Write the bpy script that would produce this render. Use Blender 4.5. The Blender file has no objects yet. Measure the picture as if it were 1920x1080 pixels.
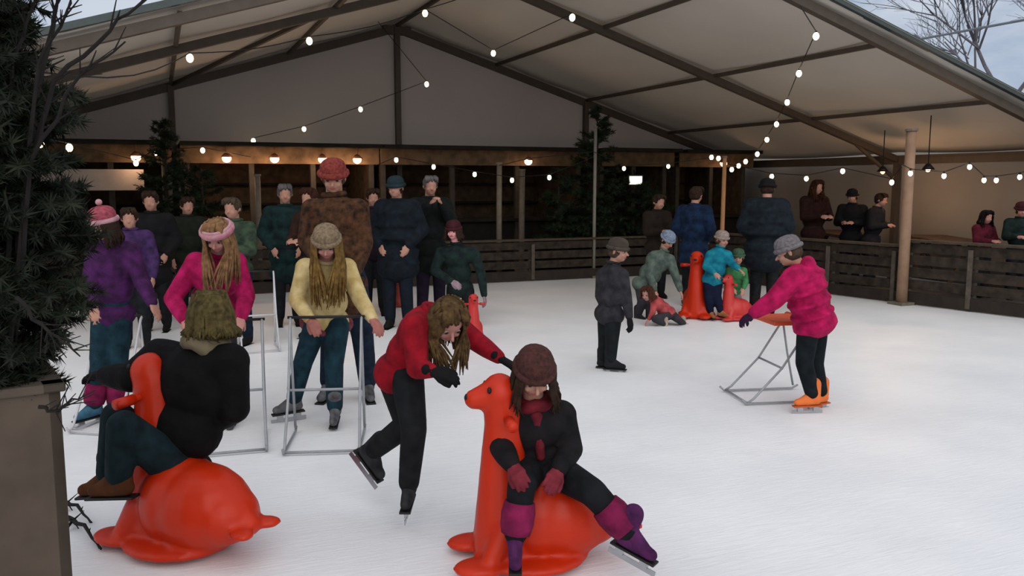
import bpy, bmesh, math, random
import numpy as np
from mathutils import Vector, Matrix, Quaternion
random.seed(7)
PI = math.pi
S = bpy.context.scene
COL = S.collection
# ------------------------------------------------------------ camera
F = 1600.0; CAMZ = 1.68; YAW = math.radians(22.43); PITCH = math.atan((540 - 342) / F)
cam_d = bpy.data.cameras.new('camera'); cam = bpy.data.objects.new('camera', cam_d); COL.objects.link(cam)
cam_d.sensor_width = 36; cam_d.lens = F / 1920 * 36; cam_d.clip_start = .05; cam_d.clip_end = 400
cam.location = (0, 0, CAMZ); cam.rotation_euler = (PI / 2 - PITCH, 0, -YAW)
cam_d.dof.use_dof = False
S.camera = cam
# ------------------------------------------------------------ sky, sun, exposure
S.view_settings.view_transform = 'Standard'; S.view_settings.look = 'None'
S.view_settings.gamma = 1; S.view_settings.use_curve_mapping = False
S.view_settings.exposure = 0.1
W = bpy.data.worlds.new('overcast_sky'); S.world = W; W.use_nodes = True
nt = W.node_tree; nt.nodes.clear()
def N(t, **k):
    n = nt.nodes.new(t)
    for a, v in k.items(): setattr(n, a, v)
    return n
out = N('ShaderNodeOutputWorld'); bg = N('ShaderNodeBackground'); tc = N('ShaderNodeTexCoord')
mp = N('ShaderNodeMapping'); mp.inputs['Scale'].default_value = (1, 1, 2.6)
no = N('ShaderNodeTexNoise'); no.inputs['Scale'].default_value = 3.2; no.inputs['Detail'].default_value = 7; no.inputs['Roughness'].default_value = .6
cr = N('ShaderNodeValToRGB')
cr.color_ramp.elements[0].position = .38; cr.color_ramp.elements[0].color = (.30, .40, .56, 1)
cr.color_ramp.elements[1].position = .62; cr.color_ramp.elements[1].color = (.62, .68, .78, 1)
# the cloud deck is brighter towards the low winter sun behind the photographer
dt = N('ShaderNodeVectorMath', operation='DOT_PRODUCT'); dt.inputs[1].default_value = (-.30, -.80, .52)
mr = N('ShaderNodeMapRange'); mr.inputs[1].default_value = 0; mr.inputs[2].default_value = 1; mr.inputs[3].default_value = .9; mr.inputs[4].default_value = 1.9
nt.links.new(tc.outputs['Generated'], mp.inputs[0]); nt.links.new(mp.outputs[0], no.inputs[0])
nt.links.new(no.outputs[0], cr.inputs[0])
mixc = N('ShaderNodeMix', data_type='RGBA'); mixc.inputs[7].default_value = (.69, .69, .70, 1)
mc = N('ShaderNodeMapRange'); mc.inputs[1].default_value = -.3; mc.inputs[2].default_value = .6
nt.links.new(cr.outputs[0], mixc.inputs[6]); nt.links.new(dt.outputs['Value'], mc.inputs[0]); nt.links.new(mc.outputs[0], mixc.inputs[0])
nt.links.new(mixc.outputs[2], bg.inputs[0])
nt.links.new(tc.outputs['Generated'], dt.inputs[0]); nt.links.new(dt.outputs['Value'], mr.inputs[0])
nt.links.new(mr.outputs[0], bg.inputs[1]); nt.links.new(bg.outputs[0], out.inputs[0])
sd = bpy.data.lights.new('sun', 'SUN'); sd.energy = .55; sd.angle = math.radians(50); sd.color = (1, .98, .96)
sun = bpy.data.objects.new('sun', sd); COL.objects.link(sun)
sun.rotation_euler = Vector((-.18, -.80, .52)).to_track_quat('Z', 'Y').to_euler()
# ------------------------------------------------------------ pixel helpers
_c, _s = math.cos(YAW), math.sin(YAW)
def ray(x, y):
    u = (x - 960) / F; v = (540 - y) / F
    fw = math.cos(PITCH) + math.sin(PITCH) * v; up = -math.sin(PITCH) + math.cos(PITCH) * v
    return u, fw, up
def at(x, y, d):                        # point seen at pixel x, y at forward distance d
    u, fw, up = ray(x, y); k = d / fw
    return Vector((_s * d + _c * u * k, _c * d - _s * u * k, CAMZ + up * k))
def gdist(y): 
    u, fw, up = ray(960, y); return -CAMZ * fw / up
def ground(x, y): return at(x, y, gdist(y))
def rel(r, u, t):                       # direction: right, up, towards the camera
    return Vector((_c * r - _s * t, -_s * r - _c * t, u)).normalized()
# ------------------------------------------------------------ materials
def lin(c):
    return tuple(((v / 255) / 12.92 if v / 255 <= .04045 else ((v / 255 + .055) / 1.055) ** 2.4) for v in c) + (1,)
MATS = {}
def mat(name, c, rough=.8, var=.18, scale=18, bump=.25, metal=0, emit=0, bscale=None, spec=.3, sheen=0, trans=0, c2=None):
    if name in MATS: return MATS[name]
    m = bpy.data.materials.new(name); m.use_nodes = True; t = m.node_tree; b = t.nodes['Principled BSDF']
    L = lin(c); D = lin(c2) if c2 else tuple(v * (1 - var * 2) for v in L[:3]) + (1,)
    co = t.nodes.new('ShaderNodeTexCoord'); n = t.nodes.new('ShaderNodeTexNoise'); n.inputs['Scale'].default_value = scale; n.inputs['Detail'].default_value = 4
    t.links.new(co.outputs['Object'], n.inputs[0])
    r = t.nodes.new('ShaderNodeValToRGB'); r.color_ramp.elements[0].position = .3; r.color_ramp.elements[1].position = .7
    r.color_ramp.elements[0].color = D; r.color_ramp.elements[1].color = L
    t.links.new(n.outputs[0], r.inputs[0]); t.links.new(r.outputs[0], b.inputs['Base Color'])
    b.inputs['Roughness'].default_value = rough; b.inputs['Metallic'].default_value = metal
    b.inputs['Specular IOR Level'].default_value = spec
    if sheen: b.inputs['Sheen Weight'].default_value = sheen
    if emit:
        t.links.new(r.outputs[0], b.inputs['Emission Color']); b.inputs['Emission Strength'].default_value = emit
    if bump:
        n2 = t.nodes.new('ShaderNodeTexNoise'); n2.inputs['Scale'].default_value = bscale or scale * 1.7; n2.inputs['Detail'].default_value = 3
        t.links.new(co.outputs['Object'], n2.inputs[0])
        bp = t.nodes.new('ShaderNodeBump'); bp.inputs['Strength'].default_value = bump; bp.inputs['Distance'].default_value = .02
        t.links.new(n2.outputs[0], bp.inputs['Height']); t.links.new(bp.outputs[0], b.inputs['Normal'])
    if trans:
        o = t.nodes['Material Output']; tr = t.nodes.new('ShaderNodeBsdfTranslucent'); mx = t.nodes.new('ShaderNodeMixShader')
        mx.inputs[0].default_value = trans; t.links.new(r.outputs[0], tr.inputs[0])
        t.links.new(b.outputs[0], mx.inputs[1]); t.links.new(tr.outputs[0], mx.inputs[2]); t.links.new(mx.outputs[0], o.inputs[0])
    MATS[name] = m; return m
def ice_material():
    m = bpy.data.materials.new('skated_ice'); m.use_nodes = True; t = m.node_tree; b = t.nodes['Principled BSDF']
    co = t.nodes.new('ShaderNodeTexCoord')
    n1 = t.nodes.new('ShaderNodeTexNoise'); n1.inputs['Scale'].default_value = 1.3; n1.inputs['Detail'].default_value = 6
    n2 = t.nodes.new('ShaderNodeTexNoise'); n2.inputs['Scale'].default_value = 5; n2.inputs['Detail'].default_value = 5; n2.inputs['Distortion'].default_value = 1.6
    mp_ = t.nodes.new('ShaderNodeMapping'); mp_.inputs['Scale'].default_value = (1, 7, 1); mp_.inputs['Rotation'].default_value = (0, 0, .5)
    t.links.new(co.outputs['Object'], n1.inputs[0]); t.links.new(co.outputs['Object'], mp_.inputs[0]); t.links.new(mp_.outputs[0], n2.inputs[0])
    mx = t.nodes.new('ShaderNodeMath'); mx.operation = 'MULTIPLY_ADD'; mx.inputs[1].default_value = .45
    t.links.new(n2.outputs[0], mx.inputs[0]); t.links.new(n1.outputs[0], mx.inputs[2])
    r = t.nodes.new('ShaderNodeValToRGB'); e = r.color_ramp.elements
    e[0].position = .5; e[0].color = (.73, .74, .76, 1); e[1].position = .9; e[1].color = (.83, .83, .84, 1)
    t.links.new(mx.outputs[0], r.inputs[0]); t.links.new(r.outputs[0], b.inputs['Base Color'])
    b.inputs['Roughness'].default_value = .42; b.inputs['Specular IOR Level'].default_value = .35
    bp = t.nodes.new('ShaderNodeBump'); bp.inputs['Strength'].default_value = .25; bp.inputs['Distance'].default_value = .01
    t.links.new(n2.outputs[0], bp.inputs['Height']); t.links.new(bp.outputs[0], b.inputs['Normal'])
    return m
ICE = ice_material()
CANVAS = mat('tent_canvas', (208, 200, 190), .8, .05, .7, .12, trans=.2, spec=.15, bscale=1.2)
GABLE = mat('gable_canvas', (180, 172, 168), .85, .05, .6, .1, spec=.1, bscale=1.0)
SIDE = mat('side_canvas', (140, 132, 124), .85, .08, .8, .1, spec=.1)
ALU = mat('dark_tent_beam', (82, 72, 64), .6, .1, 8, .05, metal=.2)
EDGE = mat('roof_edge_beam', (70, 78, 78), .5, .1, 8, .05, metal=.3)
POLE = mat('weathered_pole', (150, 118, 92), .8, .2, 12, .2)
POLEG = mat('grey_pole', (112, 104, 92), .7, .15, 12, .1)
WOODD = mat('dark_barrier_wood', (58, 48, 39), .85, .3, 9, .4, c2=(28, 22, 18))
POSTW = mat('barrier_post_wood', (88, 79, 70), .85, .2, 12, .3)
HUTW = mat('hut_wood', (84, 66, 48), .85, .3, 7, .3)
HUTD = mat('hut_dark', (34, 30, 25), .9, .3, 5, .2)
STEEL = mat('steel_tube', (150, 152, 156), .4, .08, 20, 0, metal=.25)
BLADE = mat('blade_steel', (170, 172, 176), .25, .05, 20, 0, metal=.9)
BARK = mat('fir_bark', (52, 42, 34), .95, .3, 30, .6)
NEED = mat('fir_needles', (30, 46, 24), .75, .3, 9, 0, c2=(14, 24, 12), trans=.12)
PLANT = mat('planter_render', (84, 73, 63), .9, .12, 5, .3, c2=(66, 56, 48))
DECK = mat('outer_paving', (70, 66, 62), .9, .2, 4, .3)
BULB = mat('bulb_glow', (255, 236, 190), .4, .0, 5, 0, emit=9)
WIRE = mat('black_wire', (22, 20, 18), .7, .1, 20, 0)
SKIN = mat('skin', (166, 122, 104), .55, .05, 14, .05)
SKINP = mat('skin_cold', (174, 122, 112), .55, .05, 14, .05)
LIP = mat('lip', (150, 72, 70), .5, .05, 20, 0)
EYEW = mat('eye_white', (150, 140, 132), .3, .02, 10, 0)
EYED = mat('eye_iris', (40, 30, 24), .3, .1, 10, 0)
ORANGE = mat('seal_orange_plastic', (186, 40, 5), .42, .05, 6, .04, spec=.28)
REDSEAL = mat('seal_red_plastic', (184, 44, 40), .42, .05, 6, .04, spec=.4)
BLACKP = mat('black_plastic', (24, 22, 22), .5, .1, 10, 0)
def cloth(name, c, c2=None, sc=14, b=.55):
    c = tuple(v * .84 for v in c); c2 = c2 and tuple(v * .78 for v in c2)
    return mat(name, c, .9, .2, sc, b, c2=c2, bscale=11, spec=.15)
# ------------------------------------------------------------ mesh helpers
def link(name, me, m, parent=None, loc=None, smooth=True):
    o = bpy.data.objects.new(name, me); COL.objects.link(o)
    for q in (m if isinstance(m, (list, tuple)) else [m]): me.materials.append(q)
    if smooth:
        me.polygons.foreach_set('use_smooth', [True] * len(me.polygons))
    if parent: o.parent = parent
    if loc is not None: o.location = loc
    return o
def tag(o, label=None, cat=None, group=None, kind=None):
    if label: o['label'] = label
    if cat: o['category'] = cat
    if group: o['group'] = group
    if kind: o['kind'] = kind
    return o
def empty(name, loc, rz=0, label=None, cat=None, group=None):
    o = bpy.data.objects.new(name, None); COL.objects.link(o); o.location = loc; o.rotation_euler = (0, 0, rz); o.empty_display_size = .1
    return tag(o, label, cat, group)
def copy_tree(o, parent=None):
    c = o.copy(); COL.objects.link(c); c.parent = parent
    for ch in [x for x in bpy.data.objects if x.parent == o]: copy_tree(ch, c)
    return c
class MB:
    """collects verts and faces; every shape is closed"""
    def __init__(s): s.v = []; s.f = []; s.mi = []
    def add(s, vs, fs, mi=0):
        k = len(s.v); s.v += [tuple(q) for q in vs]; s.f += [tuple(i + k for i in q) for q in fs]; s.mi += [mi] * len(fs)
    def box(s, c, d, R=None, mi=0):
        R = R or Matrix.Identity(3); c = Vector(c)
        vs = [c + R @ Vector((x * d[0] / 2, y * d[1] / 2, z * d[2] / 2)) for x in (-1, 1) for y in (-1, 1) for z in (-1, 1)]
        s.add(vs, [(0, 1, 3, 2), (4, 6, 7, 5), (0, 4, 5, 1), (2, 3, 7, 6), (0, 2, 6, 4), (1, 5, 7, 3)], mi)
    def bar(s, a, b, w, h=None, mi=0):
        a = Vector(a); b = Vector(b); h = h or w; d = (b - a); q = d.to_track_quat('X', 'Z').to_matrix()
        s.box((a + b) / 2, (d.length, w, h), q, mi)
    def tube(s, pts, r, n=8, mi=0):
        pts = [Vector(p) for p in pts]; rs = r if isinstance(r, (list, tuple)) else [r] * len(pts)
        rings = []; up = None
        for i, p in enumerate(pts):
            d = (pts[min(i + 1, len(pts) - 1)] - pts[max(i - 1, 0)])
            if d.length < 1e-9: d = Vector((0, 0, 1))
            d.normalize()
            if up is None: up = d.orthogonal().normalized()
            up = (up - d * up.dot(d)); up = up.normalized() if up.length > 1e-6 else d.orthogonal().normalized()
            v = d.cross(up)
            rings.append([p + (up * math.cos(2 * PI * j / n) + v * math.sin(2 * PI * j / n)) * rs[i] for j in range(n)])
        vs = [q for R in rings for q in R]; fs = []
        for i in range(len(pts) - 1):
            for j in range(n): fs.append((i * n + j, i * n + (j + 1) % n, (i + 1) * n + (j + 1) % n, (i + 1) * n + j))
        fs.append(tuple(range(n))[::-1]); fs.append(tuple((len(pts) - 1) * n + j for j in range(n)))
        s.add(vs, fs, mi)
    def cone(s, a, b, ra, rb, n=12, caps=True):
        """tapered capsule"""
        a = Vector(a); b = Vector(b); d = b - a; L = d.length
        d = d / L if L > 1e-6 else Vector((0, 0, 1)); pts = []; rs = []
        for k in range(4): t = k / 4 * PI / 2; pts.append(a - d * ra * math.cos(t)); rs.append(max(ra * math.sin(t), ra * .12))
        pts.append(a); rs.append(ra); pts.append(b); rs.append(rb)
        for k in range(3, -1, -1): t = k / 4 * PI / 2; pts.append(b + d * rb * math.cos(t)); rs.append(max(rb * math.sin(t), rb * .12))
        up = d.orthogonal().normalized(); v = d.cross(up); vs = []; fs = []
        for p, r in zip(pts, rs):
            for j in range(n): vs.append(p + (up * math.cos(2 * PI * j / n) + v * math.sin(2 * PI * j / n)) * r)
        for i in range(len(pts) - 1):
            for j in range(n): fs.append((i * n + j, i * n + (j + 1) % n, (i + 1) * n + (j + 1) % n, (i + 1) * n + j))
        fs.append(tuple(range(n))[::-1]); fs.append(tuple((len(pts) - 1) * n + j for j in range(n)))
        s.add(vs, fs)
    def chain(s, pts, rs, n=12):
        for i in range(len(pts) - 1): s.cone(pts[i], pts[i + 1], rs[i], rs[i + 1], n)
    def ell(s, c, r, R=None, n=16, m=10, mi=0):
        R = R or Matrix.Identity(3); c = Vector(c); vs = [c + R @ Vector((0, 0, r[2]))]; fs = []
        for i in range(1, m):
            t = PI * i / m
            for j in range(n):
                p = 2 * PI * j / n; vs.append(c + R @ Vector((r[0] * math.sin(t) * math.cos(p), r[1] * math.sin(t) * math.sin(p), r[2] * math.cos(t))))
        vs.append(c + R @ Vector((0, 0, -r[2]))); e = len(vs) - 1
        for j in range(n): fs.append((0, 1 + j, 1 + (j + 1) % n)); fs.append((e, e - n + (j + 1) % n, e - n + j))
        for i in range(m - 2):
            for j in range(n):
                a = 1 + i * n; fs.append((a + j, a + n + j, a + n + (j + 1) % n, a + (j + 1) % n))
        s.add(vs, fs, mi)
    def mesh(s, name, off=None):
        me = bpy.data.meshes.new(name); v = s.v
        if off is not None: v = [(a[0] - off[0], a[1] - off[1], a[2] - off[2]) for a in v]
        me.from_pydata(v, [], s.f); me.update(); return me
    def build(s, name, m, parent=None, off=None, smooth=False, bevel=0):
        me = s.mesh(name, off); o = link(name, me, m, parent, smooth=smooth)
        if any(s.mi): me.polygons.foreach_set('material_index', s.mi)
        if bevel:
            b = o.modifiers.new('bevel', 'BEVEL'); b.width = bevel; b.segments = 2; b.limit_method = 'ANGLE'
        return o
    def remesh(s, name, m, parent=None, off=None, vox=.01, sm=3):
        """weld the overlapping shapes into one continuous skin"""
        me = s.mesh(name + '_raw', off); tmp = bpy.data.objects.new('tmp', me); COL.objects.link(tmp)
        r = tmp.modifiers.new('r', 'REMESH'); r.mode = 'VOXEL'; r.voxel_size = vox
        if sm: q = tmp.modifiers.new('s', 'SMOOTH'); q.factor = .5; q.iterations = sm
        dg = bpy.context.evaluated_depsgraph_get(); new = bpy.data.meshes.new_from_object(tmp.evaluated_get(dg))
        bpy.data.objects.remove(tmp); bpy.data.meshes.remove(me); new.name = name; new.materials.clear()
        return link(name, new, m, parent)
def basis(x, z):
    z = z.normalized(); x = (x - z * x.dot(z)).normalized(); y = z.cross(x)
    return Matrix((x, y, z)).transposed()
# ------------------------------------------------------------ tent and rink
XA, HW, ZE, ZR = 4.40, 8.20, 2.13, 4.66
YG, YM, YF, YL = 16.5, 11.95, 8.3, 9.7   # frames; the left half of the open front sits further back
def tn(Y, t): return Vector((XA + HW * t, Y, ZR + (ZE - ZR) * abs(t)))
def surf(name, pts_grid, m, thick=.012, kind='structure'):
    """grid of points -> closed thin shell"""
    R = len(pts_grid); Cn = len(pts_grid[0]); mb = MB(); n = []
    for g in pts_grid: n += g
    nor = (pts_grid[1][0] - pts_grid[0][0]).cross(pts_grid[0][1] - pts_grid[0][0]).normalized() * thick
    vs = n + [p + nor for p in n]; K = len(n); fs = []
    for i in range(R - 1):
        for j in range(Cn - 1):
            a = i * Cn + j; q = (a, a + 1, a + Cn + 1, a + Cn); fs.append(q); fs.append(tuple(K + v for v in q)[::-1])
    bd = [j for j in range(Cn)] + [i * Cn + Cn - 1 for i in range(1, R)] + [(R - 1) * Cn + j for j in range(Cn - 2, -1, -1)] + [i * Cn for i in range(R - 2, 0, -1)]
    for k in range(len(bd)):
        a, b = bd[k], bd[(k + 1) % len(bd)]; fs.append((b, a, K + a, K + b))
    mb.add(vs, fs); o = mb.build(name, m, smooth=True); tag(o, kind=kind); return o
fl = MB(); fl.box((2, 4, -.05), (15.9, 19.0, .1)); 
floor = fl.build('floor', ICE); tag(floor, kind='structure')
g = MB(); g.box((20, 30, -.16), (160, 160, .1)); tag(g.build('ground', DECK), kind='structure')
def sag(p, a, b):  # canvas sags slightly between frames
    k = math.sin(PI * a) * .05 + math.sin(PI * b * 4) ** 2 * .03; return p - Vector((0, 0, k))
for sgn in (-1, 1):
    grid = []
    bays = [YF - .12 if sgn > 0 else YL - .05, YM, YG + .12]
    for bi in range(2):
        for k in range(0 if bi == 0 else 1, 9):
            a = k / 8; Y = bays[bi] + (bays[bi + 1] - bays[bi]) * a
            grid.append([sag(tn(Y, sgn * j / 24 * 1.0) + Vector((0, 0, .10)), a, j / 24) for j in range(25)])
    if sgn > 0: grid = grid[::-1]
    surf('ceiling', grid, CANVAS)
# gable canvas above the stalls and canvas side wall
def gable():
    mb = MB(); T = [-1, -.75, -.5, -.25, 0, .25, .5, .75, 1]; lo = 2.18
    top = [tn(YG, t) + Vector((0, .03, .14)) for t in T]; bot = [Vector((p.x, p.y, lo - .05)) for p in top]
    vs = top + bot + [p + Vector((0, .02, 0)) for p in top + bot]; n = len(T); fs = []
    for i in range(n - 1):
        fs.append((i, i + 1, n + i + 1, n + i)); fs.append((2 * n + i + 1, 2 * n + i, 3 * n + i, 3 * n + i + 1))
        fs.append((i + 1, i, 2 * n + i, 2 * n + i + 1)); fs.append((n + i, n + i + 1, 3 * n + i + 1, 3 * n + i))
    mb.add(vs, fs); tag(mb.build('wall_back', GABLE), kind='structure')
gable()
def wavy(name, a, b, z0, z1, m, amp=.03, per=.55, nz=2):
    a = Vector(a); b = Vector(b); L = (b - a).length; n = max(8, int(L / per * 6)); d = (b - a) / n; nor = Vector((d.y, -d.x, 0)).normalized()
    grid = []
    for k in range(nz + 1):
        z = z0 + (z1 - z0) * k / nz
        grid.append([a + d * i + nor * amp * math.sin(i * 2 * PI / 6 * 1.0) * (1 - .6 * k / nz) + Vector((0, 0, z)) for i in range(n + 1)])
    return surf(name, grid, m)
XE = XA + HW
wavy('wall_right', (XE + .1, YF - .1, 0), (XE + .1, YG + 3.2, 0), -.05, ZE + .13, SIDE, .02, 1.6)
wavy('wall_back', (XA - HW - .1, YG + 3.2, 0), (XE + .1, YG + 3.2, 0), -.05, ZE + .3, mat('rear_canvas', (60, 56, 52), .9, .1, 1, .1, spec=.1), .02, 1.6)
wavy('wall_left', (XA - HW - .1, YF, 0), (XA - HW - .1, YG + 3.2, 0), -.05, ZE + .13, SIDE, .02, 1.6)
k = 0
def trim(mb, m):
    global k; k += 1; o = mb.build('trim_%d' % k, m); tag(o, kind='structure'); return o
for Y0_ in (YF, YM, YG):
    Y = Y0_; mb = MB(); dz = Vector((0, 0, -.04)); w = .11 if Y != YG else .14
    for sgn in (-1, 1):
        if Y == YF and sgn < 0: Y = YL
        mb.bar(tn(Y, 0) + dz, tn(Y, sgn) + dz, .10, w)
        mb.bar(tn(Y, sgn) + dz, Vector((XA + sgn * HW, Y, -.1)), .10, .10)
        g0 = tn(Y, sgn * .86) + dz; mb.bar(g0, Vector((XA + sgn * HW, Y, ZE - .42)), .05, .05)
        Y = Y0_
    mb.box(tn(Y, 0) + Vector((0, 0, -.08)), (.55, .12, .16))
    trim(mb, ALU)
mb = MB()                                # aluminium edge profile on the open front
for sgn, Y in ((-1, YL - .1), (1, YF - .14)): mb.bar(tn(Y, 0) + Vector((0, 0, .12)), tn(Y, sgn) + Vector((0, 0, .12)), .07, .07)
trim(mb, EDGE)
for sgn, YQ in ((-1, YL + .15), (1, YF + .02)):
    mb = MB(); a = [tn(YQ - .2, sgn * j / 12) + Vector((0, 0, .13)) for j in range(13)]; b = [tn(YQ + .1, sgn * j / 12) + Vector((0, 0, .12)) for j in range(13)]
    for j in range(12): 
        q = [a[j], a[j + 1], b[j + 1], b[j]]; mb.add(q + [p + Vector((0, 0, .01)) for p in q], [(0, 1, 2, 3), (7, 6, 5, 4), (0, 4, 5, 1), (1, 5, 6, 2), (2, 6, 7, 3), (3, 7, 4, 0)])
    trim(mb, mat('roof_edge_canvas', (120, 118, 108), .8, .05, 2, .05, spec=.1))
for t in (-1, -.75, -.5, -.25, 0, .25, .5, .75, 1):
    mb = MB()
    mb.bar(tn(YF if t >= 0 else YL, t) + Vector((0, 0, .01)), tn(YG, t) + Vector((0, 0, .01)), .05, .06); trim(mb, ALU)
for a_, b_ in ((-.5, -.27), (-1, -.75)):
    mb = MB(); mb.bar(tn(YG, a_) + Vector((0, 0, -.02)), tn(YM, b_) + Vector((0, 0, -.02)), .045, .06); trim(mb, ALU)
mb = MB(); mb.bar((XA, YG - .02, ZR), (XA, YG - .02, 0), .13, .10); trim(mb, ALU)
for t in (-.5, .5):
    mb = MB(); mb.bar(tn(YG, t) + Vector((0, -.02, 0)), (XA + HW * t, YG - .02, 0), .12, .10); trim(mb, ALU)
mb = MB(); mb.bar((XA - HW, YG - .02, 2.16), (XA + HW, YG - .02, 2.16), .08, .10); trim(mb, ALU)
mb = MB(); mb.bar((XE, YF, ZE - .06), (XE, YG, ZE - .06), .08, .12); trim(mb, ALU)
# ------------------------------------------------------------ barrier round the rink
def barrier(name, a, b, h, nplank, posts, label, group=None):
    a = Vector((a[0], a[1], 0)); b = Vector((b[0], b[1], 0)); L = (b - a).length; rz = math.atan2((b - a).y, (b - a).x)
    r = empty(name, a, rz, label, 'barrier', group); step = h / nplank
    for i in range(nplank):
        mb = MB(); mb.box((L / 2, 0, step * (i + .5) + .03), (L, .03, step * .78)); mb.build('plank', WOODD, r, bevel=.004)
    mb = MB(); mb.box((L / 2, -.01, h + .045), (L, .11, .035)); mb.build('top_rail', mat('barrier_rail', (74, 63, 52), .8, .2, 9, .3), r, bevel=.005)
    mb = MB(); mb.box((L / 2, -.035, .09), (L, .03, .16)); mb.build('kick_board', mat('kick_board', (48, 40, 34), .8, .2, 9, .2), r, bevel=.004)
    for x in posts:
        mb = MB(); mb.box((x, .05, h / 2 + .02), (.09, .07, h + .04)); mb.box((x, -.045, h / 2), (.06, .03, h * .92)); mb.build('post', POSTW, r, bevel=.004)
    return r
CX, CY = 8.75, 13.35
barrier('rink_barrier', (-4.5, 13.35), (CX, CY), .66, 4, [.3 + 1.68 * i for i in range(8)], 'dark wooden plank barrier along the far back of the rink', None)
rb = [(CX, CY), (9.55, 8.9), (9.98, 7.0), (10.9, 3.4)]
LB = ['dark plank barrier on the right behind the pink jacket child', 'dark plank barrier between the thick wooden pole and right edge', 'dark plank barrier end section running out of frame at right']
for i in range(3):
    L_ = math.dist(rb[i], rb[i + 1]); n = max(2, round(L_ / 1.2))
    barrier('rink_barrier', rb[i], rb[i + 1], [.76, .84, .9][i], 5, [.08 + (L_ - .16) * j / n for j in range(n + 1)], LB[i])
# poles standing at the barrier (they carry the light strings)
def pole(x, ybase, ytop, r, m, label, d=None):
    d = d or gdist(ybase); p = at(x, ybase, d); p.z = 0; z = at(x, ytop, d).z
    e = empty('light_pole', p, 0, label, 'pole', None)
    mb = MB(); mb.tube([(0, 0, 0), (0, 0, z * .5), (.006, 0, z)], [r, r * .96, r * .9], 10); mb.build('shaft', m, e, smooth=True)
    mb = MB(); mb.tube([(.006, 0, z), (.006, 0, z + .03)], r * 1.15, 10); mb.build('pole_cap', POLEG, e)
    mb = MB(); mb.box((0, 0, .02), (r * 3.4, r * 3.4, .04)); mb.build('foot_plate', POLEG, e)
    return Vector((p.x, p.y, z))
pole(1690, 571, 246, .075, mat('thick_pole_wood', (150, 120, 98), .75, .12, 8, .2), 'thick pale wooden pole at the right rink barrier')
pole(1351, 540, 296, .035, mat('thin_warm_pole', (176, 128, 84), .7, .1, 8, .1), 'thin warm wooden pole behind the turquoise child')
pole(936, 524, 308, .05, POLEG, 'grey square pole at the back barrier right of the dark crowd')
pole(1113, 521, 240, .03, mat('thin_grey_pole', (128, 126, 118), .6, .1, 8, 0), 'thin tall grey pole in front of the far fir')
pole(978, 519, 320, .06, POLEG, 'second grey pole standing right of the square back pole', d=16.2)
pole(320, 560, 250, .045, POLEG, 'dark grey pole behind the pink headband girl', d=13.5)
pole(490, 555, 330, .05, POLEG, 'pale grey pole left of the brown coat man', d=13.9)
# ------------------------------------------------------------ market stalls behind the rink
def stall(x0, x1, Y, label, lamps, front, sign=None, warm=6):
    r = empty('market_stall', ((x0 + x1) / 2, Y, 0), 0, label, 'stall', None); w = x1 - x0; D = 2.2
    def pt(name, boxes, m, par=r):
        mb = MB()
        for c, d in boxes: mb.box(c, d)
        return mb.build(name, m, par, bevel=.006)
    pt('back_wall', [((0, D, 1.1), (w, .05, 2.2))], HUTW)
    pt('side_wall', [((-w / 2 + .03, D / 2, 1.1), (.05, D, 2.2))], HUTW); pt('side_wall', [((w / 2 - .03, D / 2, 1.1), (.05, D, 2.2))], HUTW)
    pt('counter', [((0, .1, .95), (w, .5, .06)), ((0, .02, .47), (w, .05, .92))], front)
    pt('roof', [((0, D / 2 - .2, 2.32), (w + .1, D + .8, .07))], HUTD)
    pt('fascia', [((0, -.28, 2.15), (w + .1, .04, .30))], mat('fascia_wood', (104, 82, 58), .85, .3, 6, .3))
    n = max(2, round(w / 1.3))
    for i in range(n + 1): pt('upright', [((-w / 2 + .05 + (w - .1) * i / n, -.05, 1.1), (.09, .09, 2.2))], mat('stall_upright', (64, 59, 52), .85, .2, 8, .2))
    pt('shelf', [((0, D - .25, 1.25), (w - .2, .3, .04)), ((0, D - .25, 1.65), (w - .2, .3, .04))], HUTD)
    if sign: pt('sign_board', [((sign[0], -.33, sign[1]), (sign[2], .03, sign[3]))], mat('pale_sign', (176, 164, 156), .7, .1, 4, .1))
    for lx in lamps:
        q = empty('lamp', (lx, -.52, 2.10)); q.parent = r
        mb = MB(); mb.tube([(0, 0, .2), (0, 0, .06)], [.012, .012]); mb.tube([(0, 0, .07), (0, 0, .0)], [.03, .1], 14); mb.build('lamp_shade', mat('copper_shade', (150, 90, 60), .5, .1, 8, 0, metal=.4), q, smooth=True)
        mb = MB(); mb.ell((0, 0, -.02), (.075, .075, .07)); mb.build('lamp_bulb', mat('lamp_glow', (255, 198, 150), .4, 0, 5, 0, emit=7), q, smooth=True)
        ld = bpy.data.lights.new('stall_light', 'POINT'); ld.energy = warm; ld.color = (1, .62, .36); ld.shadow_soft_size = .06
        lo = bpy.data.objects.new('stall_light', ld); COL.objects.link(lo); lo.location = (0, -.03, -.12); lo.parent = q
    return r
def X_at(x, Y):
    lo, hi = -20., 60.
    u, fw, up = ray(x, 345); a = Vector((_s * fw + _c * u, _c * fw - _s * u)); return a.x / a.y * Y
stall(X_at(95, 15.6), X_at(318, 15.6), 15.6, 'wooden market stall with pale board at far left', [.4], HUTD, sign=(-.25, 1.72, 1.5, .34), warm=4)
sx0, sx1 = X_at(345, 15.7), X_at(700, 15.7); sm = (sx0 + sx1) / 2
stall(sx0, sx1, 15.7, 'wooden stall with a row of warm lamps behind the brown coat man', [X_at(q, 16.05) - sm for q in (420, 505, 590, 652)], HUTD, warm=13)
stall(X_at(712, 15.7), X_at(1085, 15.7), 15.7, 'dim wooden stall under the gable behind the back barrier', [X_at(960, 16) - (X_at(712, 15.7) + X_at(1085, 15.7)) / 2], HUTD, warm=3)
stall(X_at(1120, 15.4), X_at(1245, 15.4), 15.4, 'dark narrow stall hut right of the far fir', [], HUTD)
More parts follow.
